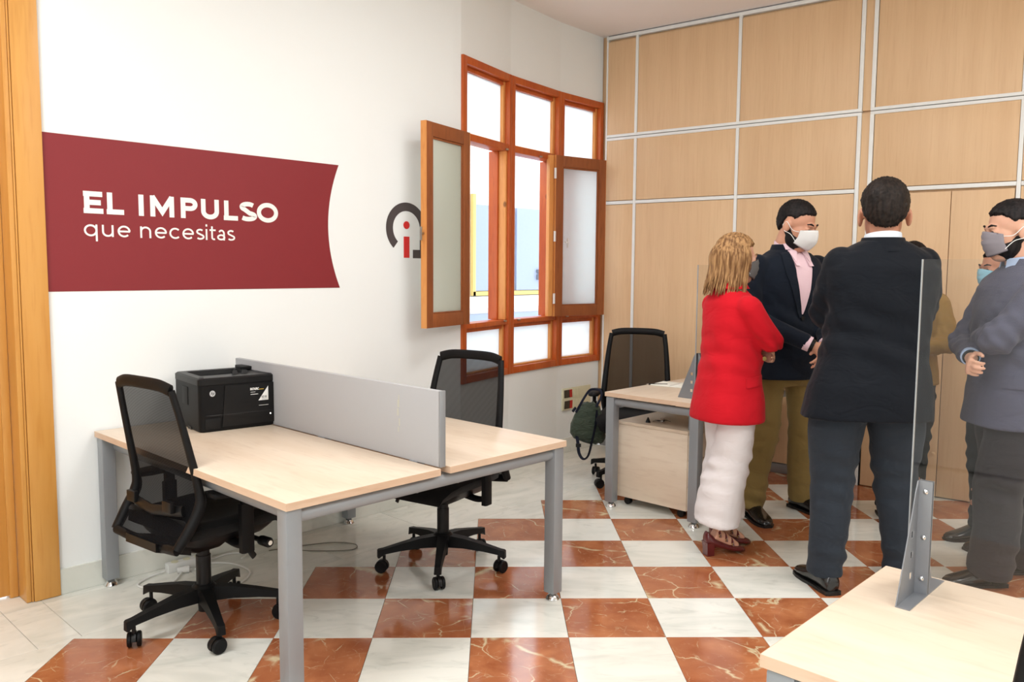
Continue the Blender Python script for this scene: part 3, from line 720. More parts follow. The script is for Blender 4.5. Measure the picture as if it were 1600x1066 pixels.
for y in (.15, .8, 1.4): MB().b2((.669, y, .690), (.711, y + .05, .736), .002).build('divider_clamp', M_steel, D, True)
# glue smear left by a removed label
gs = MB()
for k, (dy, dz, w, h) in enumerate(((0, 0, .012, .03), (.004, -.035, .01, .03), (-.004, -.075, .008, .03), (.003, -.10, .006, .02), (.0, .03, .006, .02))): gs.b2((.6735, .262 + dy, .25 + .69 + dz), (.6741, .262 + dy + w, .25 + .69 + dz + h))
gs.build('glue_smear', plain('old_glue', (186, 186, 174), .5), D, False)

# second desk by the panel wall
D2 = thing('office_desk', 'pale oak desk against the panel wall behind the woman in red', 'desk', (1.87, .085, 0))
L2 = 1.42
MB().b2((0, 0, .708), (L2, .672, TH), .0015).build('worktop', M_topx, D2, True); edging(D2, 0, L2, 0, .672)
for x in (.035, L2 - .035):
    for y in (.035, .637): leg(D2, x, y)
for x in (.035, L2 - .035): beam(D2, (x, .065, .675), (x, .607, .675))
for y in (.075, .60): beam(D2, (.06, y, .66), (L2 - .06, y, .66))
cb = MB(); cb.b2((.16, .10, .42), (.164, .165, .70), .001); cb.b2((.16, .10, .692), (.24, .20, .70), .001); cb.build('cable_bracket', M_bracket, D2, True)
# third desk in the foreground
D3 = thing('foreground_desk', 'pale oak desk in the lower right corner with acrylic screen', 'desk', (-.733, -1.617, 0), 0)
L3 = .693
MB().b2((0, -1.62, .708), (L3, 0, TH), .0015).build('worktop', M_top, D3, True); edging(D3, 0, L3, -1.62, 0)
for x in (.035, L3 - .035):
    for y in (-.04, -1.58): leg(D3, x, y)
for y in (-.04, -1.58): beam(D3, (.065, y, .675), (L3 - .065, y, .675))
for x in (.075, L3 - .075): beam(D3, (x, -1.55, .662), (x, -.06, .662))

def screen(name, label, base, plane_dir, Ls, zt, bn, group=None, nb=2, gap=0.0):
    """clear acrylic on triangular metal brackets; plane_dir = unit vector along the sheet, brackets stand across it"""
    e = thing(name, label, 'screen', tuple(base))
    d = V(plane_dir); n = V((-d.y, d.x, 0)) * bn
    M = Matrix(((d.x, n.x, 0, 0), (d.y, n.y, 0, 0), (0, 0, 1, 0), (0, 0, 0, 1)))
    MB().b2((-.004, -.0025, .004), (Ls, .0025, zt), 0, M).build('acrylic_sheet', M_acryl, e, False)
    ed = MB().b2((-.0065, -.003, .004), (-.004, .003, zt), 0, M); ed.build('sheet_edge', M_acredge, e, False)
    for k in range(nb):
        x = .012 + k * (Ls - .10)
        hw = .125; H = .275
        for sgn in (-1, 1):
            # web with square holes: built as strips around the holes
            w = MB(); ys = [.018, .048]; 
            zs = [.05, .10, .15, .20]; hz = .017
            def out(z): return max(.0, (hw - .012) * (1 - z / H) + .012)
            def strip(z0, z1, y0a, y0b, full=True):
                w.prism([(sgn * y0a, z0), (sgn * y0b, z0), (sgn * y0b, z1), (sgn * y0a, z1)], (x, 0, 0), (0, 1, 0), (0, 0, 1), (1, 0, 0), .0025, M)
            hin, hout = .026, .042
            w.prism([(sgn * .003, .002), (sgn * hin, .002), (sgn * hin, H * .9), (sgn * .012, H), (sgn * .003, H)], (x, 0, 0), (0, 1, 0), (0, 0, 1), (1, 0, 0), .0025, M)
            zmax = H * (1 - (hout - .012) / (hw - .012))
            w.prism([(sgn * hout, .002), (sgn * hw, .002), (sgn * hout, zmax)], (x, 0, 0), (0, 1, 0), (0, 0, 1), (1, 0, 0), .0025, M)
            zz = [.002] + [v for c in zs if c + hz / 2 < zmax for v in (c - hz / 2, c + hz / 2)] + [zmax]
            for a, b in zip(zz[::2], zz[1::2]): strip(a, b, hin, hout)
            w.prism([(sgn * hin, zmax), (sgn * hout, zmax), (sgn * hin, H * .90)], (x, 0, 0), (0, 1, 0), (0, 0, 1), (1, 0, 0), .0025, M)
            w.build('bracket_web', M_bracket, e, False)
        f = MB(); f.b2((x, -.0065, .002), (x + .032, -.0035, H), 0, M); f.b2((x, .0035, .002), (x + .032, .0065, H), 0, M); f.build('bracket_flange', M_bracket, e, False)
        b_ = MB(); b_.b2((x, -hw, 0), (x + .032, hw, .0025), 0, M); b_.build('bracket_foot', M_bracket, e, False)
        for z in (.04, .14, .25):
            sb = MB(); sb.lathe([(.0005, -.0072), (.006, -.0072), (.006, -.009), (.003, -.0115), (.0005, -.012)], (x + .018, 0, z), 12, 'Y', M); 
            sb.build('screw', M_chrome, e)
    return e
screen('desk_screen', 'clear acrylic desk screen on grey triangular bracket, foreground desk', (-.177, -1.716, TH), (0, -1, 0), 1.45, .795, 1)
screen('desk_screen', 'clear acrylic desk screen standing on the desk behind the woman in red', (2.005, .195, TH), (1, 0, 0), 1.24, .795, 1)

# pedestal
PD = thing('drawer_pedestal', 'pale oak mobile drawer pedestal under the desk behind the woman in red', 'drawer unit', (1.985, .225, 0))
MB().b2((0, 0, .055), (.555, .515, .52), .002).build('cabinet_body', M_top, PD); MB().b2((-.003, -.003, .521), (.56, .518, .542), .002).build('top_panel', M_top, PD)
for z0, z1 in ((.06, .20), (.205, .36), (.365, .515)):
    d_ = MB().b2((.006, -.018, z0), (.549, -.001, z1), .002).build('drawer', M_top, PD); 
for x in (.05, .505):
    for y in (.06, .455):
        c = MB(); c.tube([(x - .014, y, .024), (x + .014, y, .024)], .0235, 16); c.b2((x - .012, y - .012, .026), (x + .012, y + .012, .0545)); c.build('caster', M_black, PD)
# keys, notebook, pen
K = thing('key_bunch', 'small bunch of keys lying on the pale pedestal top', 'keys', (2.13, .50, .5425))
for k in range(5):
    a = k * 1.1 + .3; m = MB(); r_ = V((math.cos(a), math.sin(a), 0))
    m.tube([V((0, 0, .004 + k * .003)) + r_ * .012, V((0, 0, .004 + k * .003)) + r_ * .034], (.0095, .0018), 10); m.tube([V((0, 0, .005 + k * .003)) + r_ * .03, V((0, 0, .004 + k * .002)) + r_ * .062], (.004, .0012), 6); m.build('key', M_chrome if k % 2 else M_black, K)
MB().tube([(.014 * math.cos(t / 12 * 2 * PI), .014 * math.sin(t / 12 * 2 * PI), .022) for t in range(13)], .0012, 6).build('key_ring', M_chrome, K)
MB().lathe([(.002, .0), (.016, .0), (.012, .012), (.004, .03), (.001, .034)], (-.07, .06, .0), 14).build('key_fob', M_black, K)
nb = thing('notebook', 'open white notebook on the desk by the panel wall', 'notebook', (2.44, .60, TH + .001), .15)
MB().b2((-.10, -.14, 0), (.10, .0, .007), .001).b2((-.10, .002, 0), (.10, .14, .006), .001).build('pages', M_paper, nb)
MB().tube([(-.1, .001, .007), (.1, .001, .007)], .004, 8).build('binding', M_whitep, nb)
pn = thing('pen', 'black pen lying beside the white notebook', 'pen', (2.36, .70, TH + .006), 2.3)
MB().tube([(-.07, 0, 0), (.055, 0, 0)], .0052, 10).build('barrel', M_black, pn); MB().tube([(.0551, 0, 0), (.07, 0, 0)], [.004, .001], 8).build('tip', M_chrome, pn)

# ------------------------------------------------------------ printer
PR = thing('laser_printer', 'black laser printer on the left end of the double bench desk', 'printer', (-.325, 1.405, TH + .001), math.radians(-6.5)); PR.scale = (1.05, 1.03, 1.13)
pw_, pd_, ph_ = .345, .335, .222      # front faces -y
def rr(w, d, r, z, n=5, cx=0, cy=0):
    pts = []
    for sx, sy, a0 in ((1, 1, 0), (-1, 1, 90), (-1, -1, 180), (1, -1, 270)):
        for k in range(n + 1):
            a = math.radians(a0 + 90 * k / n); pts.append(V((cx + sx * (w / 2 - r) + r * math.cos(a), cy + sy * (d / 2 - r) + r * math.sin(a), z)))
    return pts
m = MB(); m.rings([rr(pw_ - .01, pd_ - .01, .02, .0), rr(pw_, pd_, .022, .006), rr(pw_, pd_, .022, ph_ - .03)]); m.build('printer_body', M_blackm, PR, True)
# top cover with the recessed paper tray: ring of walls plus sloping floor
tp = MB()
o_ = [rr(pw_ + .004, pd_ + .004, .024, ph_ - .029), rr(pw_ + .004, pd_ + .004, .024, ph_ - .006), rr(pw_ - .012, pd_ - .012, .02, ph_), rr(.235, .20, .012, ph_ - .001, cx=-.012, cy=.035), rr(.225, .19, .012, ph_ - .026, cx=-.012, cy=.035)]
tp.rings(o_, cap=True); tp.build('top_cover', M_black, PR, True)
MB().b2((-.125, -.045, ph_ - .0255), (.10, .125, ph_ - .022)).build('tray_floor', M_blackm, PR)
ct = MB(); ct.prism([(-.028, 0), (.028, 0), (.036, .012), (.036, .03), (.014, .034), (.010, .02), (-.010, .02), (-.014, .034), (-.036, .03), (-.036, .012)], (.045, -.085, ph_ - .016), (1, 0, 0), (0, .3, .95), (0, .95, -.3), .006); ct.build('paper_stop', M_black, PR)
MB().b2((.10, .03, ph_ + .0005), (.145, .13, ph_ + .016), .004).build('control_panel', M_blackm, PR)
yf = -pd_ / 2
fp = MB(); fp.prism([(-.075, -.002), (.165, -.002), (.165, .168), (-.060, .168)], (0, yf - .0045, .018), (1, 0, 0), (0, 0, 1), (0, 1, 0), .0044); fp.build('front_panel', M_black, PR)
MB().b2((-.15, yf - .0035, .012), (-.082, yf - .0003, .055), .001).build('paper_drawer', M_black, PR)
MB().b2((-.13, yf - .0052, .066), (.163, yf - .0040, .0675)).b2((-.145, yf - .0015, .0675), (-.08, yf - .0002, .069)).build('panel_seam', plain('gloss_seam', (60, 60, 62), .25), PR)
sv = MB(); sv.b2((-pw_ / 2 - .002, -.02, .10), (-pw_ / 2 - .0003, .055, .175), .0005); sv.build('side_flap', M_blackm, PR)
MB().b2((-pw_ / 2 - .003, -.06, .0), (-pw_ / 2 - .0005, -.015, .012)).build('grip_notch', M_black, PR)
bd = MB(); bd.lathe([(.0003, 0), (.0125, 0), (.0125, -.0012), (.0003, -.0012)], (-.115, yf - .0005, .158), 24, 'Y'); bdo = bd.build('round_badge', plain('badge_silver', (205, 208, 210), .3, metal=.3), PR)
def fl_text(par, strokes, w, y, mat, nm='letter'):
    mb = MB()
    for P in strokes:
        for (a, b) in zip(P[:-1], P[1:]):
            a, b = V(a), V(b); d = (b - a).normalized(); nn = V((-d.y, d.x)) * w / 2
            mb.prism([a + nn, b + nn, b - nn, a - nn], (0, y, 0), (1, 0, 0), (0, 0, 1), (0, -1, 0), .0004)
    return mb.build(nm, mat, par, False)
bx, bz = -.115, .158
fl_text(PR, [[(bx - .006, bz - .004), (bx - .002, bz + .009)], [(bx - .0045, bz + .001), (bx - .0005, bz + .003), (bx - .0015, bz - .004)], [(bx + .0008, bz - .009), (bx + .0045, bz + .0035), (bx + .0075, bz + .003), (bx + .006, bz - .0035), (bx + .0025, bz - .0035)]], .0016, yf - .0018, M_black)
def small_text(text, x0, z, H, w, mat, sx=1.0, y=yf - .0046):
    x = 0; st = []
    for c in text:
        if c == ' ': x += .4 * H; continue
        s_, a = glyph(c, w, H)
        for P in s_: st.append([(x0 + (x + p[0]) * sx, z + p[1]) for p in P])
        x += a
    return fl_text(PR, st, w, y, mat)
small_text('NOVAC', .055, .158, .0105, .0024, M_wtext, .82)
M_gold = plain('gold_print', (214, 178, 60), .5)
fl_text(PR, [[(.096, .160), (.118, .160)]], .0022, yf - .0046, M_gold)
fl_text(PR, [[(.056, .150), (.078, .150)]], .0014, yf - .0046, M_wtext); fl_text(PR, [[(.056, .1405), (.091, .1405)]], .0022, yf - .0046, M_wtext)
MB().prism([(.092, .112), (.139, .112), (.139, .172)], (0, yf - .0050, 0), (1, 0, 0), (0, 0, 1), (0, 1, 0), .0005).build('triangle_sticker', M_wtext, PR, False)
# number on the sticker
dg = {'4': [[(.6, 0), (.6, 1), (0, .35), (.85, .35)]], '3': [[(0, .9), (.6, 1), (.55, .55), (.2, .52), (.6, .45), (.6, .05), (0, .1)]], '1': [[(.3, 0), (.3, 1)]], '0': [[(.1, .1), (.1, .9), (.6, .9), (.6, .1), (.1, .1)]], 'I': [[(.3, 0), (.3, 1)]]}
x = .107; st = []
for c in '43110':
    st += [[(x + p[0] * .0062, .1215 + p[1] * .010) for p in P] for P in dg[c]]; x += .0056 if c != '1' else .004
fl_text(PR, st, .0012, yf - .0052, M_black)
fl_text(PR, [[(.108, .1165), (.134, .1165)]], .0007, yf - .0052, M_black)
fl_text(PR, [[(.094, .091), (.139, .091)]], .0013, yf - .0046, M_wtext)
MB().lathe([(.0002, 0), (.0032, 0), (.0032, -.001), (.0002, -.001)], (.148, yf - .0046, .052), 12, 'Y').build('power_button', emis('power_led', 2.0), PR)

# ------------------------------------------------------------ mesh office chair (faces +x)
def make_chair(label, star=182, group='black mesh office chairs'):
    t = thing('office_chair', label, 'office chair', (0, 0, 0), 0, group)
    # back side frames
    prof = [(-.235, 1.035), (-.212, .93), (-.183, .79), (-.155, .645), (-.155, .58), (-.198, .505), (-.250, .43)]
    hw = [.190, .205, .218, .228, .232, .232, .222]
    def bp_(i, s): return V((prof[i][0], s * hw[i], prof[i][1]))
    fr_ = MB()
    for s in (-1, 1):
        pts = spline([bp_(i, s) for i in range(7)], 5); fr_.tube(pts, [(.017, .012), (.017, .012), (.019, .013), (.021, .016), (.022, .022), (.021, .022), (.020, .018)], 12)
    top = spline([bp_(0, -1) + V((0, .004, 0)), V((-.243, -.12, 1.050)), V((-.247, 0, 1.053)), V((-.243, .12, 1.050)), bp_(0, 1) + V((0, -.004, 0))], 5)
    fr_.tube(top, (.012, .024), 12)
    bot = spline([bp_(6, -1), V((-.245, -.12, .420)), V((-.24, 0, .415)), V((-.245, .12, .420)), bp_(6, 1)], 5); fr_.tube(bot, (.014, .020), 12)
    bf = fr_.build('back_frame', M_blackm, t, True, ang=50)
    rows = []
    P = spline([V((a[0], w, a[1])) for a, w in zip(prof, hw)], 5)
    for p in P:
        rows.append([V((p.x + (-.014 * (1 - (k / 5 - 1) ** 2)), p.y * (k / 5 - 1), p.z)) for k in range(11)])
    MB().grid(rows).build('back_net', M_net, t, True)
    lb = MB(); lp = [V((-.20 - .018 * (1 - (k / 5 - 1) ** 2), .19 * (k / 5 - 1), .545 + .02 * (abs(k / 5 - 1)))) for k in range(11)]
    lb.tube(lp, (.010, .022), 10); lb.b2((-.235, .10, .555), (-.215, .16, .60), .004); lb.b2((-.235, -.16, .555), (-.215, -.10, .60), .004); lb.build('lumbar_bar', M_black, t)
    # seat cushion
    st_ = MB(); rws = []
    xs_ = [(-.20, .025, .86), (-.17, .0, .93), (-.05, -.004, 1), (.08, 0, 1), (.18, -.004, .98), (.25, -.018, .94), (.285, -.045, .86), (.29, -.075, .80)]
    ringsz = []
    for (x, dz, wf) in xs_:
        w = .245 * wf; up_ = [V((x, w * c, .495 + dz + (.012 * abs(c) ** 2))) for c in [k / 8 for k in range(-8, 9)]]
        up_[0].z -= .02; up_[-1].z -= .02
        lo_ = [V((x - .012, w * .93 * c, .445 + dz * .6)) for c in [k / 8 for k in range(8, -9, -1)]]
        ringsz.append(up_ + lo_)
    st_.rings(ringsz); st_.build('seat', M_seat, t, True, ang=70)
    sp = MB(); sp.rings([rr(.36, .36, .08, .395, cx=.03), rr(.42, .42, .10, .425, cx=.035), rr(.44, .44, .10, .448, cx=.035)]); sp.build('seat_pan', M_black, t, True)
    # mechanism linking seat and back
    me_ = MB(); me_.rings([rr(.14, .12, .03, .335, cx=-.01), rr(.24, .17, .03, .37, cx=-.02), rr(.26, .17, .03, .40, cx=-.02)])
    me_.rings([[V((-.27, s * .11, z)) for s, z in ((-1, .405), (1, .405), (1, .440), (-1, .440))], [V((-.11, s * .09, z)) for s, z in ((-1, .345), (1, .345), (1, .398), (-1, .398))]])
    me_.build('tilt_mechanism', M_black, t, True)
    lv = MB(); lv.tube([(.13, -.06, .372), (.13, -.235, .372)], .011, 10); lv.lathe([(.002, 0), (.019, 0), (.021, -.01), (.021, -.055), (.017, -.062), (.002, -.062)], (.13, -.215, .372), 18, 'Y'); lv.build('tension_knob', M_black, t)
    lv = MB(); lv.tube(spline([(.08, -.08, .372), (.08, -.18, .365), (.075, -.22, .34), (.09, -.225, .315)], 4), [(.014, .007)] * 13, 8); lv.build('tilt_lever', M_black, t)
    MB().lathe([(.0005, -.263), (.010, -.263), (.010, -.2665), (.0005, -.2665)], (.13, -.012, .372), 14, 'Y').build('knob_cap', M_chrome, t)
    for s in (-1, 1):
        a = MB(); a.tube(spline([(.02, s * .12, .40), (.02, s * .22, .385), (.02, s * .265, .40), (.02, s * .275, .45)], 5), [(.024, .014)] * 16, 12)
        a.rings([[V((.02 + u * .028, s * .275 + v * .016, z)) for u, v in ((-1, -.7), (-.7, -1), (.7, -1), (1, -.7), (1, .7), (.7, 1), (-.7, 1), (-1, .7))] for z in (.365, .37, .55, .565)])
        a.rings([[V((.02 + u * .022, s * .275 + v * .011, z)) for u, v in ((-1, -.7), (-.7, -1), (.7, -1), (1, -.7), (1, .7), (.7, 1), (-.7, 1), (-1, .7))] for z in (.56, .612)])
        ar = a.build('armrest_post', M_blackm, t, True, ang=50)
        pd = MB(); ring = []
        for x, w, h, dz in ((-.115, .022, .008, .004), (-.105, .036, .014, .001), (-.05, .043, .016, 0), (.05, .043, .016, 0), (.10, .038, .015, -.003), (.125, .024, .009, -.006)):
            ring.append([V((x - .025, s * .275 + w * math.copysign(abs(math.cos(q)) ** .6, math.cos(q)), .626 + dz + h * math.copysign(abs(math.sin(q)) ** .6, math.sin(q)))) for q in [2 * PI * k / 16 for k in range(16)]])
        pd.rings(ring); pd.build('arm_pad', M_blackm, t, True, ang=70)
    MB().lathe([(.004, .165), (.030, .165), (.030, .30), (.026, .30), (.026, .338), (.004, .338)], (0, 0, 0), 20).build('gas_column', M_black, t)
    MB().lathe([(.004, .06), (.024, .06), (.026, .10), (.046, .105), (.050, .165), (.036, .178), (.004, .178)], (0, 0, 0), 24).build('base_hub', M_blackm, t)
    R0 = .298
    for k in range(5):
        M = Matrix.Rotation(math.radians(star + 72 * k), 4, 'Z')
        g = MB(); g.rings([[V((x, u * w, zc + v * h)) for u, v in ((-1, -1), (1, -1), (.8, 1), (-.8, 1))] for x, w, zc, h in ((.025, .030, .138, .030), (.12, .026, .135, .024), (.22, .021, .122, .017), (.30, .018, .108, .013), (.325, .018, .098, .020), (.331, .014, .096, .018))], M=M)
        lg = g.build('base_leg', M_blackm, t, True, ang=30)
        sw = Matrix.Translation(M @ V((R0, 0, 0))) @ Matrix.Rotation(math.radians(star + 72 * k + 60 + 47 * k), 4, 'Z')
        c = MB(); c.tube([(0, 0, .058), (0, 0, .088)], .008, 8, sw)
        hood = [[V((-.006 + .033 * math.cos(q) - .004, y, .031 + .033 * math.sin(q))) for q in [PI * j / 10 for j in range(11)]] for y in (-.008, .008)]
        c.rings([[V((-.008, y, .020))] + h_ + [V((-.045, y, .025))] for y, h_ in zip((-.008, .008), hood)], M=sw)
        ca = c.build('caster', M_black, t, True, ang=30)
        for s in (-1, 1): 
            w_ = MB(); w_.lathe([(.003, s * .010), (.027, s * .010), (.0305, s * .013), (.0305, s * .022), (.026, s * .026), (.010, s * .0245), (.003, s * .0245)], (-.012, 0, .031), 22, 'Y', sw); w_.build('wheel', M_blackm, ca, True, ang=30)
    return t
def copy_tree(o, parent=None):
    c = o.copy(); COL.objects.link(c); c.parent = parent
    for ch in [q for q in o.children]: copy_tree(ch, c)
    return c
ch1 = make_chair('black mesh office chair at the left side of the bench desk, back toward the door', 176)
ch1.location = (-.696, .893, 0); ch1.rotation_euler = (0, 0, math.radians(7))
ch2 = copy_tree(ch1); ch2['label'] = 'black mesh office chair pushed under the bench desk from the window side'
ch2.location = (.46, .69, 0); ch2.rotation_euler = (0, 0, math.radians(192)); 
ch3 = copy_tree(ch1); ch3['label'] = 'black mesh office chair at the panel wall, green bag hanging on its armrest'
ch3.location = (2.51, .99, 0); ch3.rotation_euler = (0, 0, math.radians(210))
ch4 = copy_tree(ch1); ch4['label'] = 'black mesh office chair cut off at the lower right edge of the photo'
ch4.location = (-.657, -2.28, 0); ch4.rotation_euler = (0, 0, math.radians(8))

# ------------------------------------------------------------ socket panel, power strip, cables
a_, b_ = BAY[2], BAY[3]; d_ = (b_ - a_).normalized(); n_ = V((d_.y, -d_.x))
MS = Matrix(((d_.x, n_.x, 0, a_.x), (d_.y, n_.y, 0, a_.y), (0, 0, 1, 0), (0, 0, 0, 1)))
SP = thing('socket_panel', 'cream wall socket panel with brown and red outlets left of the green bag', 'socket', (2.85, 1.93, .34))
MB().b2((.062, .001, .350), (.44, .016, .530), .003, MS).build('panel_plate', M_cream, SP, world=True)
for u, mt in ((.098, M_brown), (.132, M_brown), (.169, M_redp), (.21, M_cream), (.25, M_cream), (.29, M_cream)):
    for z in (.395, .485):
        q = MB(); q.prism([(u - .016, z - .032), (u + .016, z - .032), (u + .016 + (.005 if z < .44 else -.005), z + .032), (u - .016 + (.005 if z < .44 else -.005), z + .032)], (0, .016, 0), (1, 0, 0), (0, 0, 1), (0, 1, 0), .004, MS); q.build('socket_outlet', mt, SP, False, world=True)
PS = thing('power_strip', 'white power strip with plug on the floor under the bench desk', 'power strip', (-.50, 1.575, 0))
MB().b2((-.06, -.022, .0), (.16, .022, .045), .004).build('strip_body', M_whitep, PS)
for x in (-.02, .04, .10): MB().lathe([(.002, .0455), (.018, .0455), (.018, .048), (.002, .048)], (x, 0, 0), 16).build('outlet', M_cream, PS)
MB().tube([(-.03, -.05, .018), (.02, -.07, .018)], [.014, .018], 12).build('plug', M_whitep, PS)
wc = MB(); wc.tube(spline([(-.57, 1.575, .012), (-.66, 1.56, .006), (-.73, 1.50, .006), (-.70, 1.42, .006), (-.60, 1.42, .006), (-.52, 1.50, .012)], 6), .0045, 8)
wco = wc.build('white_cable', M_whitep); tag(wco, 'white cable looping on the floor left of the chair column', 'cable')
wc = MB(); wc.tube(spline([(-.45, 1.50, .010), (-.36, 1.54, .006), (-.28, 1.45, .006), (-.27, 1.30, .006), (-.36, 1.20, .006), (-.48, 1.18, .006)], 6), .0045, 8)
wc.tube(spline([(-.34, 1.585, .006), (-.22, 1.60, .006), (-.16, 1.54, .006), (-.22, 1.47, .014)], 6), .004, 8)
wco = wc.build('white_cable', M_whitep); tag(wco, 'white cable curling behind the five-star base of the left chair', 'cable')
gc = MB(); gc.tube(spline([(.02, 1.40, .66), (.01, 1.38, .40), (.02, 1.42, .10), (.05, 1.44, .008), (.14, 1.30, .005), (.27, 1.20, .005), (.33, 1.26, .005), (.26, 1.37, .005), (.12, 1.44, .005), (-.05, 1.50, .005)], 6), .0028, 8)
gco = gc.build('grey_cable', plain('grey_cable_sheath', (120, 116, 104), .5)); tag(gco, 'thin grey cable looping on the marble under the bench desk', 'cable')

# ------------------------------------------------------------ green bag on the armrest of the chair by the panel wall
Bc = at_depth(918, 657, 5.72)
RB = V((.69, -.72, 0)); FB = V((.72, .69, 0))
BG = thing('shoulder_bag', 'dark green nylon shoulder bag with navy strap hanging from a chair armrest', 'bag', tuple(Bc))
def bagp(x, z, y=0): return Bc + RB * x + FB * y + V((0, 0, z))
rgs = []
for z, x0, x1, dy in ((.125, -.03, .045, .02), (.10, -.06, .085, .035), (.04, -.095, .10, .05), (-.03, -.118, .115, .06), (-.085, -.122, .125, .06), (-.12, -.095, .13, .055), (-.145, -.03, .115, .045), (-.16, .02, .09, .02)):
    n = 22; ring = []
    for k in range(n):
        q = 2 * PI * k / n; x = (x0 + x1) / 2 + (x1 - x0) / 2 * math.cos(q); y = dy * math.sin(q)
        wv = .006 * math.sin(5 * q + z * 40)
        ring.append(bagp(x, z + wv + (-.03 * (x1 - x) * 4 if z > .1 else 0) * .2, y + wv))
    rgs.append(ring)
MB().rings(rgs).build('bag_body', M_bag, BG, True, world=True, ang=80)
def strap(pts, w=(.0015, .010)): return MB().tube(spline(pts, 6), w, 8)
strap([bagp(-.085, .06, -.03), bagp(-.03, .16, -.03), bagp(.010, .212, -.01), bagp(.05, .218, .0), bagp(.090, .205, -.01), bagp(.085, .16, -.03), bagp(.055, .10, -.03)], (.002, .008)).build('carry_handle', M_strap, BG, world=True)
strap([bagp(-.105, .06, .0), bagp(-.085, .09, -.01), bagp(-.105, .07, -.03)], (.003, .009)).build('strap_ring', M_strap, BG, world=True)
strap([bagp(.06, .08, -.045), bagp(.05, -.02, -.065), bagp(.03, -.12, -.065), bagp(.005, -.235, -.05), bagp(-.03, -.262, -.05), bagp(-.06, -.22, -.05), bagp(-.07, -.14, -.045), bagp(-.085, -.05, -.0)], (.002, .013)).build('shoulder_strap', M_strap, BG, world=True)
MB().b2((-.018, -.004, -.012), (.018, .004, .012), .001, Matrix.Translation(bagp(-.066, -.165, -.055)) @ Matrix.Rotation(-.8, 4, 'Z')).build('strap_buckle', M_black, BG, world=True)
# ------------------------------------------------------------ people
def remesh(mb, vox, smooth=4, wr=None):
    """union of overlapping closed shapes as one continuous skin"""
    me = mb.mesh('tmp', None, False); o = bpy.data.objects.new('tmp', me); COL.objects.link(o)
    md = o.modifiers.new('r', 'REMESH'); md.mode = 'VOXEL'; md.voxel_size = vox; md.use_smooth_shade = True
    if smooth:
        sm = o.modifiers.new('s', 'SMOOTH'); sm.factor = .5; sm.iterations = smooth
    dg = bpy.context.evaluated_depsgraph_get(); ev = o.evaluated_get(dg); r = bpy.data.meshes.new_from_object(ev)
    bpy.data.objects.remove(o); bpy.data.meshes.remove(me)
    if wr:
        n = len(r.vertices); co = np.empty(n * 3, np.float32); r.vertices.foreach_get('co', co); co = co.reshape(-1, 3)
        no = np.empty(n * 3, np.float32); r.vertices.foreach_get('normal', no); no = no.reshape(-1, 3)
        d = wr(co); co = co + no * d[:, None]; r.vertices.foreach_set('co', co.ravel())
    r.polygons.foreach_set('use_smooth', [True] * len(r.polygons)); r.update()
    return r
def link(me, name, mat, par):
    me.name = name; me.materials.clear(); me.materials.append(mat)
    o = bpy.data.objects.new(name, me); COL.objects.link(o); o.parent = par; return o
def sup(cx, cy, z, rx, ry, n=28, p=2.4):
    r = []
    for k in range(n):
        a = 2 * PI * k / n; c, s_ = math.cos(a), math.sin(a)
        r.append(V((cx + rx * math.copysign(abs(c) ** (2 / p), c), cy + ry * math.copysign(abs(s_) ** (2 / p), s_), z)))
    return r
def loftz(mb, secs, p=2.4):
    """secs: (z, cx, cy, rx, ry) -> smooth body of horizontal sections"""
    S_ = [V((a[0], a[1], a[2])) for a in secs]
    zs = []; 
    for i in range(len(secs) - 1):
        for k in range(4):
            t = k / 4; a, b = secs[i], secs[i + 1]; q = t * t * (3 - 2 * t) * .4 + t * .6
            zs.append([a[j] + (b[j] - a[j]) * (t if j == 0 else q) for j in range(5)])
    zs.append(list(secs[-1]))
    mb.rings([sup(z[1], z[2], z[0], z[3], z[4], p=p) for z in zs]); return mb
def limb(mb, pts, rad, k=6, n=16):
    P = spline(pts, k); mb.tube(P, rad, n); 
    r0 = rad[0] if not isinstance(rad[0], tuple) else max(rad[0]); r1 = rad[-1] if not isinstance(rad[-1], tuple) else max(rad[-1])
    return mb
def ball(mb, c, r): mb.ell(c, (r, r, r) if not isinstance(r, tuple) else r, 16, 10)
def hand(mb, W, d, n, side, curl=.5, s=1.0, spread=.12):
    """palm + four unequal fingers + thumb. W wrist, d toward the fingers, n palm normal, side = +1/-1 thumb side"""
    d = V(d).normalized(); n = V(n); n = (n - d * n.dot(d)).normalized(); t = d.cross(n) * side     # t points to the thumb side
    def p(a, b, c): return V(W) + d * (a * s) + t * (b * s) + n * (c * s)
    mb.rings([[p(a, w * math.cos(q), th * math.sin(q)) for q in [2 * PI * k / 12 for k in range(12)]] for a, w, th in ((-.02, .024, .020), (.01, .030, .019), (.045, .041, .017), (.080, .042, .014), (.092, .036, .010))])
    for i, (b, L) in enumerate(((.030, .072), (.010, .080), (-.010, .074), (-.029, .058))):
        r = .0088 if i < 3 else .0078
        a0 = .075 - abs(i - 1) * .004; pos = p(a0, b, 0); ang = 0; pts = [p(a0 - .02, b * .9, 0), pos]; lat = b / .03 * spread
        for k, f in enumerate((.45, .30, .25)):
            ang += curl * (.9, 1.1, .8)[k]
            dd = (d * math.cos(ang) + n * math.sin(ang) + t * lat * math.cos(ang)).normalized(); pos = pos + dd * L * f * s; pts.append(pos)
        mb.tube(pts, [r * s, r * s, r * .98 * s, r * .9 * s, r * .72 * s], 10)
    pts = [p(.012, .022, .004), p(.035, .045, .012), p(.062, .058, .022 + .01 * curl), p(.086, .060, .032 + .015 * curl)]
    mb.tube(pts, [.013 * s, .0115 * s, .0105 * s, .008 * s], 10)

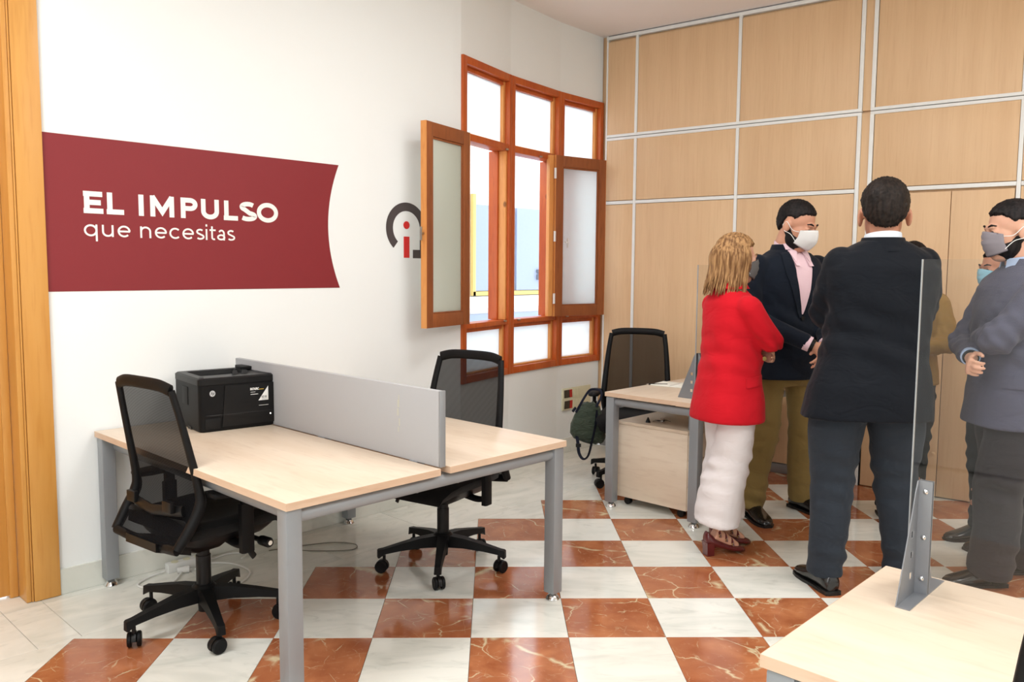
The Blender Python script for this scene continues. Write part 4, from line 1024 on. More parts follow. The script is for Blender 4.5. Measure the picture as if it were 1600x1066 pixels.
def person(name, label, foot, yaw, S, sp, cat='person'):
    """local axes: x = the person's right, y = facing, z up; sizes for a 1.75 m figure, scaled by S"""
    t = thing(name, label, cat, (foot[0], foot[1], 0), 0)
    R = Matrix.Rotation(yaw - PI / 2, 4, 'Z') @ Matrix.Scale(S, 4)
    Ri = R.inverted()
    def L(p): return Ri @ (V(p) - V((foot[0], foot[1], 0)))          # world -> local
    def fin(mb): mb.v = [tuple(R @ V(p)) for p in mb.v]; return mb
    wf = sp.get('w', 1.0); sw = sp.get('sw', .19) ; hipz = .92; lean = sp.get('lean', 0.0)
    feet = [L(f) if isinstance(f, Vector) else V(f) for f in sp['feet']]      # right, left (heel-centre on the floor)
    fy = sp.get('fyaw', (0, 0)); zh = sp.get('heel', 0.0)
    shz = sp.get('shz', 1.425)
    ox, oy = sp.get('off', (0, 0))         # torso offset relative to the feet
    hx_, hy_ = ox * .75, oy * .75
    H = sp['head']; hc = V(H['c']) + V((ox, oy, 0))
    HM = Matrix.Translation(hc) @ Matrix.Rotation(H.get('yaw', 0), 4, 'Z') @ Matrix.Rotation(H.get('pitch', 0), 4, 'X') @ Matrix.Rotation(H.get('roll', 0), 4, 'Y') @ Matrix.Scale(H.get('s', 1), 4)
    arms = sp['arms']
    # ---- skin: one continuous body
    b = MB()
    b.ell((0, -.015, .040), (.076, .097, .086), 22, 16, HM); b.ell((0, .030, -.020), (.062, .062, .088), 20, 14, HM)
    b.ell((0, .048, -.088), (.042, .042, .034), 16, 10, HM); b.ell((0, .084, .030), (.050, .014, .012), 14, 8, HM)
    for s_ in (-1, 1):
        b.ell((s_ * .034, .070, -.022), (.026, .020, .022), 12, 8, HM)
        b.ell((s_ * .079, -.012, -.006), (.008, .021, .033), 12, 8, HM, Matrix.Rotation(s_ * .35, 3, 'Z'))
        b.ell((s_ * .033, .082, .010), (.014, .010, .009), 10, 6, HM)
    b.tube([HM @ V((0, .086, .022)), HM @ V((0, .104, -.012)), HM @ V((0, .108, -.024)), HM @ V((0, .090, -.034))], [.008, .012, .016, .010], 10)
    b.ell((0, .088, -.056), (.024, .010, .007), 12, 6, HM); b.ell((0, .086, -.066), (.020, .011, .007), 12, 6, HM)
    nb_ = V((ox, oy - .012, 1.455))
    b.tube([HM @ V((0, -.022, -.03)), HM @ V((0, -.025, -.085)), nb_, nb_ + V((0, 0, -.06))], [.054, .055, .062, .075], 18)
    loftz(b, [(.86, ox * .4, oy * .4, .13 * wf, .085), (1.05, ox * .8, oy * .8, .12 * wf, .08), (1.30, ox, oy, .15 * wf, .09), (1.40, ox, oy - .005, .13 * wf, .07), (1.455, ox, oy - .01, .08, .06)])
    for i, s_ in enumerate((1, -1)):
        A = arms[i]; sh = V((s_ * (sw - .03) + ox, oy - .005, shz - .035)); el = V(A['e']) + V((ox, oy, 0)); wr = V(A['w']) + V((ox, oy, 0))
        b.tube(spline([sh, (sh + el) / 2, el], 4), [.040, .038, .034], 12); b.tube(spline([el, (el + wr) / 2, wr], 4), [.034, .032, .025], 12); ball(b, el, .034)
        if A.get('hand', True): hand(b, wr, A['hd'], A['hn'], A.get('side', s_), A.get('curl', .4), .98, A.get('spread', .1))
        hp = V((s_ * .085 * wf + hx_, hy_, .90)); an = feet[i] + V((0, .0, .09 + zh)); kn = (hp + an) / 2 + V((0, .02, .0)) + V(sp.get('knee', ((0, 0, 0), (0, 0, 0)))[i])
        b.tube(spline([hp, kn, an], 6), [.062, .052, .044, .04, .034], 12)
        M = Matrix.Translation(feet[i]) @ Matrix.Rotation(fy[i], 4, 'Z')
        b.tube([M @ V((0, -.02, .06 + zh)), M @ V((0, .03, .05 + zh * .8)), M @ V((0, .12, .032))], [.034, .034, .026], 10)
    body = link(remesh(fin(b), .0056, 3), 'body', sp['skin'], t)
    # ---- eyes, lids, brows
    e = MB()
    for s_ in (-1, 1): e.ell((s_ * .033, .0905, .0095), (.0115, .0045, .0052 if not H.get('shut') else .0018), 10, 6, HM)
    fin(e).build('eyes', M_eye if not H.get('shut') else sp['hairm'], t)
    e = MB()
    for s_ in (-1, 1): e.tube([HM @ V((s_ * .014, .095, .034)), HM @ V((s_ * .032, .091, .039)), HM @ V((s_ * .050, .078, .034))], [.0035, .005, .0025], 8)
    fin(e).build('eyebrows', sp['hairm'], t)
    # ---- hair
    hs = H.get('hair', 'short')
    h = MB(); n, m = 120, 84; rr_ = []
    for i in range(m + 1):
        ph = -PI / 2 + PI * i / m; ring = []
        for j in range(n):
            a = 2 * PI * j / n; cx, cy, cz = math.cos(ph) * math.cos(a), math.cos(ph) * math.sin(a), math.sin(ph)
            # hairline height as a function of the direction (front high, sides mid, nape low)
            f = math.sin(a); kx = ((-1, -.80), (-.75, -.74), (-.35, -.42), (-.12, .0), (.10, .10), (.30, .02), (.5, .26), (.75, .42), (1, .46))
            for (u0, v0), (u1, v1) in zip(kx[:-1], kx[1:]):
                if u0 <= f <= u1: hl = v0 + (v1 - v0) * (f - u0) / (u1 - u0)
            hl += .05 * noise.noise(V((cx * 9, cy * 9, 2.3)))
            mask = min(1, max(0, (cz - hl) / .16 + .5 + .35 * noise.noise(V((cx * 30, cy * 30, cz * 20)))))
            nz = noise.noise(V((cx, cy, cz)) * 5.5) * .5 + noise.noise(V((cx, cy, cz)) * 14) * .5
            th = H.get('th', .10) * (.45 + .75 * max(0, cz)) + .045 * nz + .030 * noise.noise(V((cx * 26, cy * 15, cz * 26))) + .02 * noise.noise(V((cx * 50, cy * 30, cz * 50)))
            k = 1 + (mask * th) - (1 - mask) * .14
            ring.append(V((cx * .077 * k, cy * .098 * k - .015, cz * (.087 if cz > 0 else .112) * k + .040)))
        rr_.append(ring)
    h.rings(rr_, M=HM)
    if hs == 'short': fin(h).build('hair', sp['hairm'], t, True, ang=180)
    else:
        rnd = random.Random(5); 
        for k in range(300):
            a = -PI / 2 + (rnd.random() - .5) * 2 * 2.15        # round the back and the sides
            cx, cy = math.cos(a), math.sin(a)
            r0 = rnd.uniform(.2, .98)
            p0 = V((cx * .074 * r0, cy * .094 * r0 - .018, .040 + .088 * math.sqrt(max(0, 1 - r0 * r0 * .92)) + .004))
            out = 1.04 + rnd.uniform(-.03, .09)
            p1 = V((cx * .086 * out, cy * .106 * out - .018, .03)); L_ = rnd.uniform(.145, .225)
            p2 = V((cx * .090 * out, cy * .104 * out - .02, -.06)); sw_ = rnd.uniform(-.007, .007)
            p3 = V((cx * .100 * out + sw_, cy * .108 * out - .022 - rnd.uniform(0, .012), .02 - L_))
            h.tube([HM @ q for q in spline([p0, p1, p2, p3], 4)], [(.004, .003), (.0085, .005), (.009, .005), (.007, .004), (.001, .001)], 6)
        fin(h).build('hair', sp['hairm'], t, True, ang=180)
    if H.get('beard'):
        q = MB(); rr_ = []
        for i in range(15):
            ph = -PI / 2 + PI * i / 14; ring = []
            for j in range(26):
                a = 2 * PI * j / 26; c = V((math.cos(ph) * math.cos(a), math.cos(ph) * math.sin(a), math.sin(ph)))
                ring.append(V((c.x * .0655, .026 + c.y * .070 - (.02 if c.z > .1 else 0), -.052 + c.z * .070)))
            rr_.append(ring)
        q.rings(rr_, M=HM); fin(q).build('beard', sp['hairm'], t, True, ang=180)
    # ---- mask with ear loops
    if H.get('mask'):
        q = MB(); rows = []; kind = H['mask']
        for i in range(13):
            v = -1 + 2 * i / 12; row = []
            for j in range(21):
                u = -1 + 2 * j / 20; a = u * 1.16; 
                hgt = .056 * (1 - .38 * abs(u) ** 1.5)
                bulge = (.022 if kind == 'cup' else .010) * (1 - abs(u) ** 1.6) * (1 - .75 * v * v)
                ridge = .006 * max(0, 1 - abs(u) * 7) if kind == 'cup' else .0022 * math.sin(v * 12) * (1 - abs(u))
                r_ = .0775 + bulge + ridge
                y = .030 + r_ * math.cos(a) * 1.02 - .012 * max(0, -v); x = .079 * math.sin(a)
                row.append(V((x * .93, y, -.040 + v * hgt)))
            rows.append(row)
        q.grid(rows, HM, lambda p: (p - hc).normalized() * -.0025); fin(q).build('face_mask', sp['maskm'], t, True, ang=180)
        q = MB()
        for s_ in (-1, 1):
            for z in (-.012, -.066): q.tube([HM @ p for p in spline([V((s_ * .066, .060, z)), V((s_ * .078, .025, -.012 + (z + .012) * .45)), V((s_ * .084, -.015, .018 if z > -.03 else -.028)), V((s_ * .080, -.034, -.004))], 5)], .0017, 6)
        fin(q).build('ear_loops', M_whitep, t)
    # ---- trousers
    tw = sp.get('trw', 1.0); q = MB(); TR = sp.get('legr', (.098, .080, .070, .066, .066))
    hemz = sp.get('hemz', .07)
    for i, s_ in enumerate((1, -1)):
        hp = V((s_ * .088 * wf + hx_, hy_, .90)); an = feet[i] + V((0, -.005, hemz + zh)); kn = (hp + an) / 2 + V((0, .025, .02)) + V(sp.get('knee', ((0, 0, 0), (0, 0, 0)))[i])
        P = spline([hp + V((0, 0, .02)), hp + (kn - hp) * .5 + V((s_ * .012, 0, 0)), kn, (kn + an) / 2 + V((0, -.012, 0)), an], 6)
        q.tube(P, [(r * tw, r * tw * 1.05) for r in TR], 22)
    loftz(q, [(.755, hx_ * .9, hy_, .135 * wf, .085), (.80, hx_ * .94, hy_ - .006, .165 * wf, .108), (.84, hx_, hy_ - .01, .172 * wf, .114), (.92, hx_, hy_ - .012, .172 * wf, .114), (1.02, ox * .85, oy * .85 - .005, .150 * wf, .100)])
    sd = sp.get('seed', 1)
    def wrk(co):
        # drag folds: soft ridges across the leg, more behind the knee and at the hem
        z = co[:, 2] / S; th = np.arctan2(co[:, 1], co[:, 0])
        f = np.exp(-((z - .50) / .10) ** 2) + .8 * np.exp(-((z - .14) / .09) ** 2) + .7 * np.exp(-((z - .80) / .07) ** 2) + .15
        return S * .0062 * f * (np.sin(z * 75 + 9 * co[:, 0] / S * 3 + sd) + .6 * np.sin(z * 41 - co[:, 1] / S * 30 + 2 * sd)) * (.6 + .4 * np.sin(th * 2 + sd))
    tr = link(remesh(fin(q), .0085, 5, wrk), 'trousers', sp['trm'], t)
    if sp.get('tunic'):
        q = MB(); z0, rx, ry = sp['tunic']; loftz(q, [(z0, ox, oy, rx, ry), (z0 + .12, ox, oy, rx * .99, ry * .99), (z0 + .30, ox, oy, rx * .96, ry * .96)]); fin(q).build('tunic', sp['tunm'], t, True, ang=60)
    # ---- jacket
    q = MB(); J = sp['jacket']; secs = [(a[0], ox * min(1, a[0] / 1.2) + a[1], oy * min(1, a[0] / 1.2) + a[2], a[3], a[4]) for a in J]
    loftz(q, secs, 2.5)
    for i, s_ in enumerate((1, -1)):
        A = arms[i]; sh = V((s_ * sw + ox, oy - .008, shz - .045)); el = V(A['e']) + V((ox, oy, 0)); wr = V(A['w']) + V((ox, oy, 0))
        ar = sp.get('armr', (.070, .062, .056, .050, .043))
        ball(q, sh, (ar[0] * .95, ar[0] * 1.0, ar[0] * .92))
        m1 = (sh + el) / 2 + V((s_ * .008, -.01, 0)); q.tube(spline([sh, m1, el], 6), [ar[0], ar[1], ar[2]], 18); ball(q, el, ar[2] * 1.02)
        wr2 = el + (wr - el) * A.get('cuff', .90); q.tube(spline([el, (el + wr2) / 2, wr2], 6), [ar[2], ar[3], ar[4]], 18)
    els = [(R @ (V(arms[i]['e']) + V((ox, oy, 0)))) for i in (0, 1)]
    def wrj(co):
        d = np.zeros(len(co)); z = co[:, 2] / S; x = co[:, 0] / S; y = co[:, 1] / S
        for e_ in els:
            r2 = ((co - np.array(e_)[None, :]) ** 2).sum(1) / (S * .13) ** 2
            d += np.exp(-r2) * .0062 * (np.sin(x * 95 + z * 60 + sd) + .7 * np.sin(y * 90 - z * 70 + sd))
        w_ = np.exp(-((z - 1.10) / .13) ** 2)
        d += w_ * .0045 * (np.sin(z * 62 + x * 28 + sd) * .8 + .6 * np.sin(z * 38 - y * 36)) + .0018 * np.sin(z * 30 + x * 22 + sd * 2) * (z < 1.38)
        return d * S
    jm = remesh(fin(q), .0085, sp.get('jsm', 5), wrj)
    jk = link(jm, 'jacket', sp['jm'], t)
    bvh = BVHTree.FromPolygons([v.co.copy() for v in jm.vertices], [tuple(p.vertices) for p in jm.polygons])
    def drape(p, dr, off):
        """local point pushed onto the jacket along dr (local)"""
        o_ = R @ V(p); d_ = (R.to_3x3() @ V(dr)).normalized()
        hit = bvh.ray_cast(o_ - d_ * .6, d_)
        if hit[0] is None:
            nr = bvh.find_nearest(o_); return nr[0] + nr[1] * off * S
        return hit[0] - d_ * off * S
    def patch(name, quad, mat, off, dr=(0, -1, 0), nu=6, nv=14, par=None, thick=.003):
        """quad: two border polylines (a list, b list) in local coords"""
        A, B = quad; A = spline(A, 5); B = spline(B, 5); rows = []
        for i in range(len(A)):
            rows.append([drape(A[i] + (B[i] - A[i]) * k / nu, dr, off) for k in range(nu + 1)])
        m_ = MB().grid(rows, None, R.to_3x3() @ V(dr) * (thick)); return m_.build(name, mat, par or t, True, ang=60)
    # ---- shirt collar, V, lapels
    cl = sp.get('collar')
    cbase = V((ox, oy - .010, 0))
    if cl:
        q = MB()
        pts = []
        for k in range(25):
            a = math.radians(-250 + 320 * k / 24) if cl != 'none' else 0
            a = math.radians(90 + 22 + (316) * k / 24)
            top_ = 1.500 + .026 * (-math.sin(a) * .5 + .5); pts.append((a, top_))
        rows = []
        for lvl in range(4):
            row = []
            for a, top_ in pts:
                f = lvl / 3; r_ = .066 + (.010 * (1 - f)) ; z = 1.438 + (top_ - 1.438) * f
                row.append(R @ (cbase + V((r_ * math.cos(a), .004 + r_ * 1.03 * math.sin(a), z))))
            rows.append(row)
        q.grid(rows, None, lambda p: (V((0, 0, 0)) + (p - R @ (cbase + V((0, 0, p.z / S)))).normalized() * .004))
        q.build('shirt_collar', sp['shirtm'], t, True, ang=60)
    if sp.get('vneck'):
        vz = sp['vneck']; X0 = ox
        patch('shirt_front', ([V((X0 - .058, oy + .3, 1.465)), V((X0 - .045, oy + .3, (1.465 + vz) / 2)), V((X0 - .004, oy + .3, vz))], [V((X0 + .058, oy + .3, 1.465)), V((X0 + .045, oy + .3, (1.465 + vz) / 2)), V((X0 + .004, oy + .3, vz))]), sp['shirtm'], .004)
        for s_ in (1, -1):
            patch('shirt_collar_wing', ([V((X0 + s_ * .012, oy + .3, 1.472)), V((X0 + s_ * .028, oy + .3, 1.440)), V((X0 + s_ * .045, oy + .3, 1.405))], [V((X0 + s_ * .060, oy + .3, 1.480)), V((X0 + s_ * .060, oy + .3, 1.450)), V((X0 + s_ * .052, oy + .3, 1.415))]), sp['shirtm'], .014, nu=4)
            if sp.get('lapel', True):
                patch('lapel', ([V((X0 + s_ * .060, oy + .3, 1.462)), V((X0 + s_ * .048, oy + .3, (1.46 + vz) / 2)), V((X0 + s_ * .004, oy + .3, vz - .015))], [V((X0 + s_ * .105, oy + .3, 1.455)), V((X0 + s_ * .112, oy + .3, (1.46 + vz) / 2 + .05)), V((X0 + s_ * .022, oy + .3, vz - .02))]), sp['jm'], .009)
    if sp.get('jcollar', True):
        q = MB(); rows = []
        for lvl in range(4):
            row = []; f = lvl / 3
            for k in range(25):
                a = math.radians(90 + 48 + 264 * k / 24); r_ = .080 + .020 * (1 - f)
                row.append(R @ (cbase + V((r_ * math.cos(a), r_ * 1.0 * math.sin(a) + .0, 1.444 + .056 * f * (1 if k not in (0, 24) else .5) - .010 * math.sin(a) * 0))))
            rows.append(row)
        q.grid(rows, None, lambda p: (p - R @ (cbase + V((0, 0, p.z / S)))).normalized() * -.006)
        q.build('jacket_collar', sp['jm'], t, True, ang=60)
    for bt in sp.get('buttons', ()):
        bd_ = V(sp.get('bdir', (0, -1, 0))); p = drape(V(bt) + V((ox, oy, 0)), bd_, .004); d_ = R.to_3x3() @ -bd_; q = MB(); q.tube([p, p + d_.normalized() * .006], .011 * S, 14); q.build('button', sp.get('buttonm', M_black), t)
    for (p0, dx, dz, dr) in sp.get('flaps', ()):
        a = V(p0); u = V(dx); w_ = V((0, 0, dz))
        rows = []
        for i in range(5):
            rows.append([drape(a + u * (k / 6) - w_ * (i / 4), dr, .008) for k in range(7)])
        MB().grid(rows, None, (R.to_3x3() @ V(dr)) * .004).build('pocket_flap', sp['jm'], t, True, ang=60)
    # ---- cuffs
    for i, s_ in enumerate((1, -1)):
        A = arms[i]
        if not A.get('cuffon'): continue
        el = V(A['e']) + V((ox, oy, 0)); wr = V(A['w']) + V((ox, oy, 0)); d_ = (wr - el).normalized(); c0 = el + (wr - el) * (A.get('cuff', .9) - .04); c1 = c0 + d_ * .030
        q = MB(); q.tube([R @ c0, R @ c1], [.040 * S, .039 * S], 20); q.build('shirt_cuff', sp['shirtm'], t)
        if A.get('watch'):
            c2_ = c1 + d_ * .018; q = MB(); q.tube([R @ c1, R @ c2_], [.033 * S, .031 * S], 18); q.build('wristwatch', M_black, t)
    # ---- shoes
    for i, s_ in enumerate((1, -1)):
        M = R @ Matrix.Translation(feet[i]) @ Matrix.Rotation(fy[i], 4, 'Z')
        if sp.get('shoe', 'oxford') == 'oxford':
            q = MB(); rg = []
            for y, w, h, z in ((-.078, .022, .028, .036), (-.070, .033, .040, .046), (-.04, .038, .048, .056), (0, .039, .050, .060), (.04, .041, .042, .050), (.09, .047, .031, .038), (.14, .048, .024, .030), (.175, .040, .020, .025), (.196, .026, .014, .020), (.203, .012, .008, .016)):
                rg.append([V((w * math.copysign(abs(math.cos(a)) ** .85, math.cos(a)), y, max(.010, z + h * math.sin(a)))) for a in [2 * PI * k / 20 for k in range(20)]])
            q.rings(rg, M=M); shoe = q.build('shoe', sp['shoem'], t, True, ang=60)
            q = MB(); so = []
            for z in (0.001, .014):
                so.append([V((x, y, z)) for x, y in [(w * s2, y) for s2, arr in ((1, ((-.083, .020), (-.075, .034), (-.03, .040), (.03, .040), (.09, .050), (.14, .051), (.18, .043), (.205, .022))), (-1, ((.205, .022), (.18, .043), (.14, .051), (.09, .050), (.03, .040), (-.03, .040), (-.075, .034), (-.083, .020)))) for y, w in arr]])
            q.rings(so, M=M); q.box((0, -.045, .010), (.070, .07, .018), M); q.build('sole', M_sole, shoe, True, ang=30)
        else:
            # low block-heel shoes with three straps
            q = MB(); rg = []
            for y, w, h, z in ((-.072, .020, .034, .090), (-.062, .031, .040, .094), (-.03, .034, .030, .078), (.01, .034, .022, .058), (.06, .038, .020, .040), (.10, .041, .020, .030), (.135, .038, .018, .024), (.16, .028, .013, .018), (.17, .014, .008, .014)):
                rg.append([V((w * math.copysign(abs(math.cos(a)) ** .8, math.cos(a)), y, max(.006 if y > .05 else z - h, z + h * math.sin(a)))) for a in [2 * PI * k / 18 for k in range(18)]])
            q.rings(rg, M=M); shoe = q.build('shoe', sp['shoem'], t, True, ang=60)
            q = MB(); q.rings([[V((x * k_, -.046 + y * k_, z)) for x, y in ((-.03, -.026), (.03, -.026), (.03, .022), (-.03, .022))] for z, k_ in ((.001, .86), (.04, .88), (.075, 1.05))], M=M); q.build('heel', sp['shoem'], shoe, True, ang=30)
            for y, z, h in ((.078, .070, .012), (.038, .098, .016), (-.002, .125, .018)):
                q = MB(); q.tube([M @ V((.040 * math.cos(a), y - .012 * math.sin(a) * 0, z - .02 + (h + .024) * math.sin(a))) for a in [PI * k / 12 for k in range(13)]], (.008, .0028), 8); sb = q.build('strap', sp['shoem'], shoe)
                q = MB(); c = V((.041, y, z - .010)); q.tube([M @ (c + V((0, .007 * math.cos(a), .007 * math.sin(a)))) for a in [2 * PI * k / 12 for k in range(13)]], .0016, 6); q.build('eyelet', M_goldm, sb)
                for s2 in (-1,): pass
    return t, R, drape, jk
M_eye = plain('dark_eye', (40, 28, 22), .2); M_sole = plain('black_sole', (14, 13, 13), .5); M_goldm = plain('gold_metal', (205, 178, 110), .3, metal=.9)
M_shoeb = plain('black_shoe_leather', (16, 16, 17), .22, coat=.4); M_shoew = plain('burgundy_leather', (92, 28, 30), .28, coat=.3)
M_redj = fabric('red_wool', (198, 22, 36), fold=.35, fscale=7, weave=900, sheen=.1, var=.05)
M_navyj = fabric('navy_wool', (20, 27, 38), fold=.3, weave=900); M_blackj = fabric('near_black_suiting', (12, 17, 25), fold=.3, weave=900, rough=.7)
M_greyj = fabric('grey_blue_knit', (82, 82, 98), fold=.35, weave=900, var=.05); M_tanj = fabric('tan_wool', (156, 122, 66), fold=.35, weave=600)
M_chino = fabric('khaki_cotton', (134, 112, 66), fold=.4, fscale=8, weave=900); M_char = fabric('charcoal_trouser_wool', (46, 52, 60), fold=.35, weave=900); M_whitet = fabric('white_cotton', (228, 222, 222), fold=.3, weave=900, sheen=0, var=.02)
M_darkt = fabric('dark_grey_trouser_wool', (50, 46, 50), fold=.35, weave=900, var=.04); M_blackt = fabric('black_legwear', (22, 22, 24), fold=.2)
M_pink = fabric('pink_striped_cotton', (238, 206, 214), fold=.12, weave=300, sheen=0, var=.05); M_whites = fabric('white_shirt_cotton', (226, 232, 240), fold=.1, sheen=0, var=.02); M_blues = fabric('pale_blue_cotton', (176, 194, 222), fold=.1, sheen=0, var=.1)
M_maskw = plain('white_mask_cloth', (232, 232, 230), .8, var=.01); M_maskg = plain('grey_mask_cloth', (104, 104, 104), .85, var=.03); M_maskb = plain('pale_blue_mask', (146, 196, 214), .75, var=.02); M_maskg2 = plain('light_grey_mask', (140, 134, 140), .85)

J_M = [(.80, 0, -.005, .205, .135), (.90, 0, -.008, .198, .132), (1.03, 0, -.005, .178, .120), (1.14, 0, 0, .176, .118), (1.28, 0, 0, .196, .128), (1.37, 0, -.004, .200, .122), (1.425, 0, -.008, .170, .100), (1.455, 0, -.012, .118, .082), (1.475, 0, -.014, .082, .072)]
# man seen from behind
person('person', 'person in black suit jacket and charcoal trousers seen from behind, arms crossed', (1.50, -.90), math.radians(41), 1.10, dict(
    skin=M_skin2, hairm=M_hairb, sw=.163, w=1.10, off=(.115, .02), seed=1, trm=M_char, jm=M_blackj, shirtm=M_whites, shoem=M_shoeb, collar=1, shz=1.445,
    feet=[at_z(1406, 915, 0), at_z(1286, 920, 0)], fyaw=(-.2, .22), trw=1.12, legr=(.106, .096, .078, .068, .062), armr=(.070, .064, .058, .052, .044),
    jacket=[(.765, 0, -.012, .262, .150), (.86, 0, -.012, .248, .148), (1.0, 0, -.008, .218, .132), (1.12, 0, 0, .206, .126), (1.26, 0, 0, .222, .134), (1.37, 0, -.004, .232, .126), (1.43, 0, -.008, .195, .104), (1.465, 0, -.012, .130, .085), (1.488, 0, -.014, .086, .074)],
    head=dict(c=(.012, .02, 1.588), yaw=-.30, pitch=-.06, th=.10, s=1.15),
    arms=[dict(e=(.200, .08, 1.185), w=(-.06, .245, 1.185), hd=(-1, -.35, .1), hn=(0, -1, 0), curl=.35), dict(e=(-.195, .08, 1.185), w=(.05, .20, 1.15), hd=(1, -.25, .1), hn=(0, -1, 0), curl=.35)]))
# woman in red
person('person', 'person with blonde hair in red blazer and white trousers, arms crossed, grey mask', (1.605, -.255), math.radians(-27), .975, dict(
    skin=M_skin3, hairm=M_hairw, sw=.160, w=.90, off=(0, -.01), seed=3, trm=M_whitet, jm=M_redj, shirtm=M_whites, shoem=M_shoew, collar=None, shz=1.40, heel=.055, shoe='heel',
    feet=[at_z(1119, 866, 0), at_z(1128, 853, 0)], fyaw=(-.05, -.12), legr=(.088, .095, .104, .116, .124), hemz=.135, trw=1.0, armr=(.064, .060, .058, .050, .042),
    jacket=[(.75, 0, -.012, .200, .178), (.82, 0, -.012, .198, .172), (1.0, 0, -.004, .166, .148), (1.15, 0, .005, .160, .138), (1.28, 0, .004, .164, .138), (1.36, 0, -.006, .156, .118), (1.405, 0, -.012, .130, .095), (1.435, 0, -.014, .092, .075), (1.455, 0, -.016, .070, .064)],
    head=dict(c=(0, .022, 1.592), yaw=-.32, pitch=-.10, hair='long', th=.16, mask='flat'), maskm=M_maskg, buttonm=M_goldm,
    bdir=(-.944, .33, 0), buttons=[(.050, .142, 1.085), (.053, .150, .985)], flaps=[(V((.01, .03, .99)), V((.04, .115, .012)), .05, (-.944, .33, 0))],
    arms=[dict(e=(.178, .125, 1.180), w=(-.08, .215, 1.165), hd=(-1, -.1, -.1), hn=(0, -1, 0), curl=.4), dict(e=(-.19, .15, 1.13), w=(.03, .185, 1.085), hd=(1, .0, .15), hn=(0, -1, 0), curl=.4)]))
# man in navy blazer facing the camera side
person('person', 'person in navy blazer, pink shirt and khaki trousers, white mask, hands clasped', (2.33, -.20), math.radians(247), 1.10, dict(
    skin=M_skin, hairm=M_hairk, sw=.200, w=1.05, off=(0, .0), seed=5, trm=M_chino, jm=M_navyj, shirtm=M_pink, maskm=M_maskw, shoem=M_shoeb, collar=1, vneck=1.14, legr=(.096, .086, .078, .072, .070),
    feet=[at_z(1174, 808, 0), at_z(1252, 796, 0)], fyaw=(-.25, .1), shz=1.43,
    jacket=[(.80, 0, .0, .215, .145)] + [(a[0], 0, a[2], a[3] * 1.05, a[4]) for a in J_M[1:]],
    head=dict(c=(.0, .05, 1.592), yaw=.35, pitch=-.35, th=.10, mask='cup', beard=1, shut=1), buttons=[(0, .3, 1.12)],
    arms=[dict(e=(.255, .02, 1.12), w=(.035, .255, .985), hd=(-.75, .28, -.55), hn=(-.2, -1, -.1), curl=.45, cuffon=1, watch=1, cuff=.88), dict(e=(-.255, .02, 1.12), w=(-.045, .245, .975), hd=(.55, .35, -.65), hn=(.2, -1, -.2), curl=.45, cuffon=1, cuff=.88)]))
# man in grey-blue blazer at the right edge
person('person', 'person in grey-blue jacket at the right edge, arms crossed, grey mask', (2.00, -1.425), math.radians(128), 1.04, dict(
    skin=M_skin3, hairm=M_hairk, sw=.195, w=1.05, off=(0, -.01), seed=8, trm=M_darkt, jm=M_greyj, shirtm=M_blues, maskm=M_maskg2, shoem=M_shoeb, collar=1, legr=(.105, .098, .090, .086, .086),
    feet=[at_z(1600, 895, 0), at_z(1542, 915, 0)], fyaw=(0, .1), shz=1.42, trw=1.12, armr=(.074, .070, .064, .052, .044),
    jacket=[(.78, 0, -.01, .215, .180), (.90, 0, -.01, .208, .170), (1.03, 0, -.005, .190, .152), (1.14, 0, 0, .188, .148), (1.28, 0, 0, .202, .150), (1.37, 0, -.004, .204, .134), (1.425, 0, -.008, .172, .106), (1.455, 0, -.012, .120, .084), (1.475, 0, -.014, .082, .072)],
    head=dict(c=(0, .04, 1.615), yaw=0, pitch=-.14, th=.13, mask='flat', beard=1), flaps=[(V((0, .15, 1.01)), V((0, -.11, .0)), .05, (.995, .1, 0))],
    arms=[dict(e=(.20, .12, 1.12), w=(-.10, .215, 1.075), hd=(-.8, .45, -.3), hn=(0, -1, 0), curl=.75, cuffon=1, watch=1, cuff=.84), dict(e=(-.20, .165, 1.17), w=(.02, .135, 1.16), hd=(1, -.6, -.05), hn=(0, -1, 0), curl=.4)]))
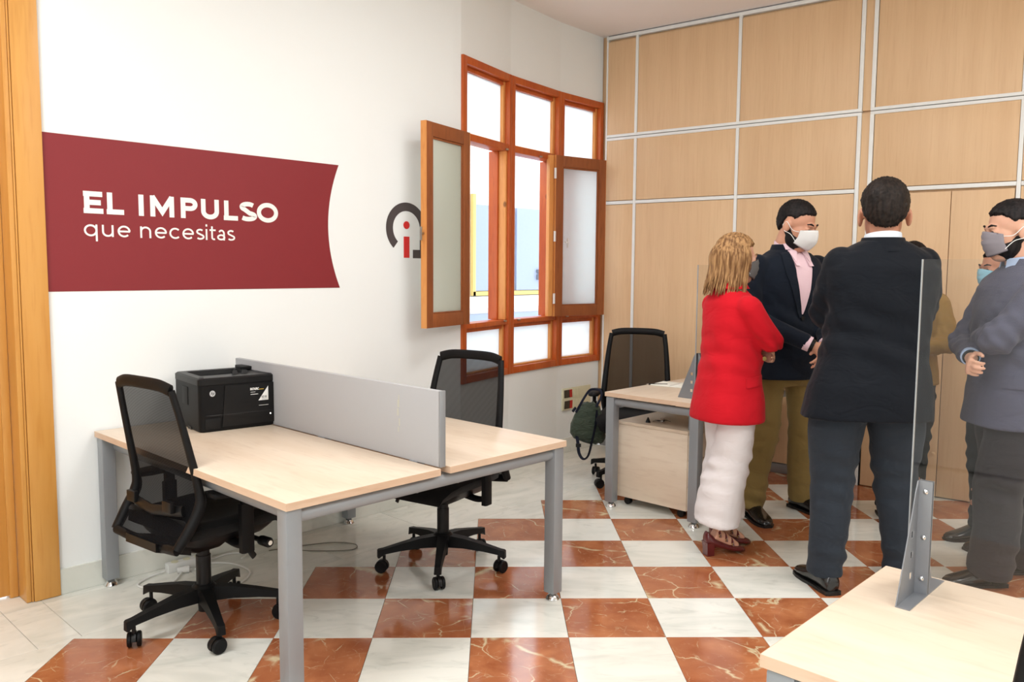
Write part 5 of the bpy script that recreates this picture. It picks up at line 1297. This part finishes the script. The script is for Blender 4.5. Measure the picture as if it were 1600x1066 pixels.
# figure almost hidden behind the dark suit
person('person', 'person in tan jacket and dark skirt mostly hidden behind the dark-suited person', (2.98, -.665), math.radians(215), .965, dict(
    skin=M_skin3, hairm=M_hairk, sw=.165, w=.95, off=(0, 0), seed=4, trm=M_blackt, jm=M_tanj, shirtm=M_whites, maskm=M_maskw, shoem=M_shoeb, collar=None, tunic=(.63, .172, .128), tunm=M_darkt, legr=(.084, .072, .062, .056, .050),
    feet=[(.09, 0, 0), (-.09, 0, 0)], shz=1.41,
    jacket=[(.86, 0, 0, .19, .135), (.94, 0, -.005, .185, .130), (1.05, 0, 0, .160, .115), (1.15, 0, 0, .158, .115), (1.28, 0, 0, .172, .122), (1.36, 0, -.004, .168, .112), (1.41, 0, -.008, .140, .092), (1.44, 0, -.012, .100, .078), (1.46, 0, -.014, .074, .066)],
    head=dict(c=(0, .03, 1.60), yaw=0, pitch=-.1, th=.14, mask='flat'),
    arms=[dict(e=(.215, .09, 1.12), w=(.0, .16, 1.12), hd=(-1, -.45, .1), hn=(0, -1, 0), curl=.4), dict(e=(-.215, .09, 1.12), w=(.05, .19, 1.08), hd=(1, -.1, .1), hn=(0, -1, 0), curl=.4)]))

# dark tunic below the tan jacket is modelled with the figure; last person: head and blue mask show past the grey-blue jacket
person('person', 'person with pale blue mask half hidden behind the head of the person in grey-blue', (2.80, -1.19), math.radians(140), .945, dict(
    skin=M_skin2, hairm=M_hairk, sw=.165, w=.95, off=(0, 0), seed=6, trm=M_blackt, jm=M_navyj, shirtm=M_whites, maskm=M_maskb, shoem=M_shoeb, collar=None, legr=(.090, .075, .062, .055, .052),
    feet=[(.09, 0, 0), (-.09, 0, 0)], shz=1.41, jacket=[(a[0], 0, a[2], a[3] * .86, a[4] * .9) for a in J_M],
    head=dict(c=(0, .03, 1.60), yaw=0, pitch=-.1, th=.10, mask='flat'),
    arms=[dict(e=(.195, -.03, 1.12), w=(.185, -.01, .87), hd=(0, .1, -1), hn=(-1, 0, 0), curl=.4), dict(e=(-.195, -.03, 1.12), w=(-.185, -.01, .87), hd=(0, .1, -1), hn=(1, 0, 0), curl=.4)]))
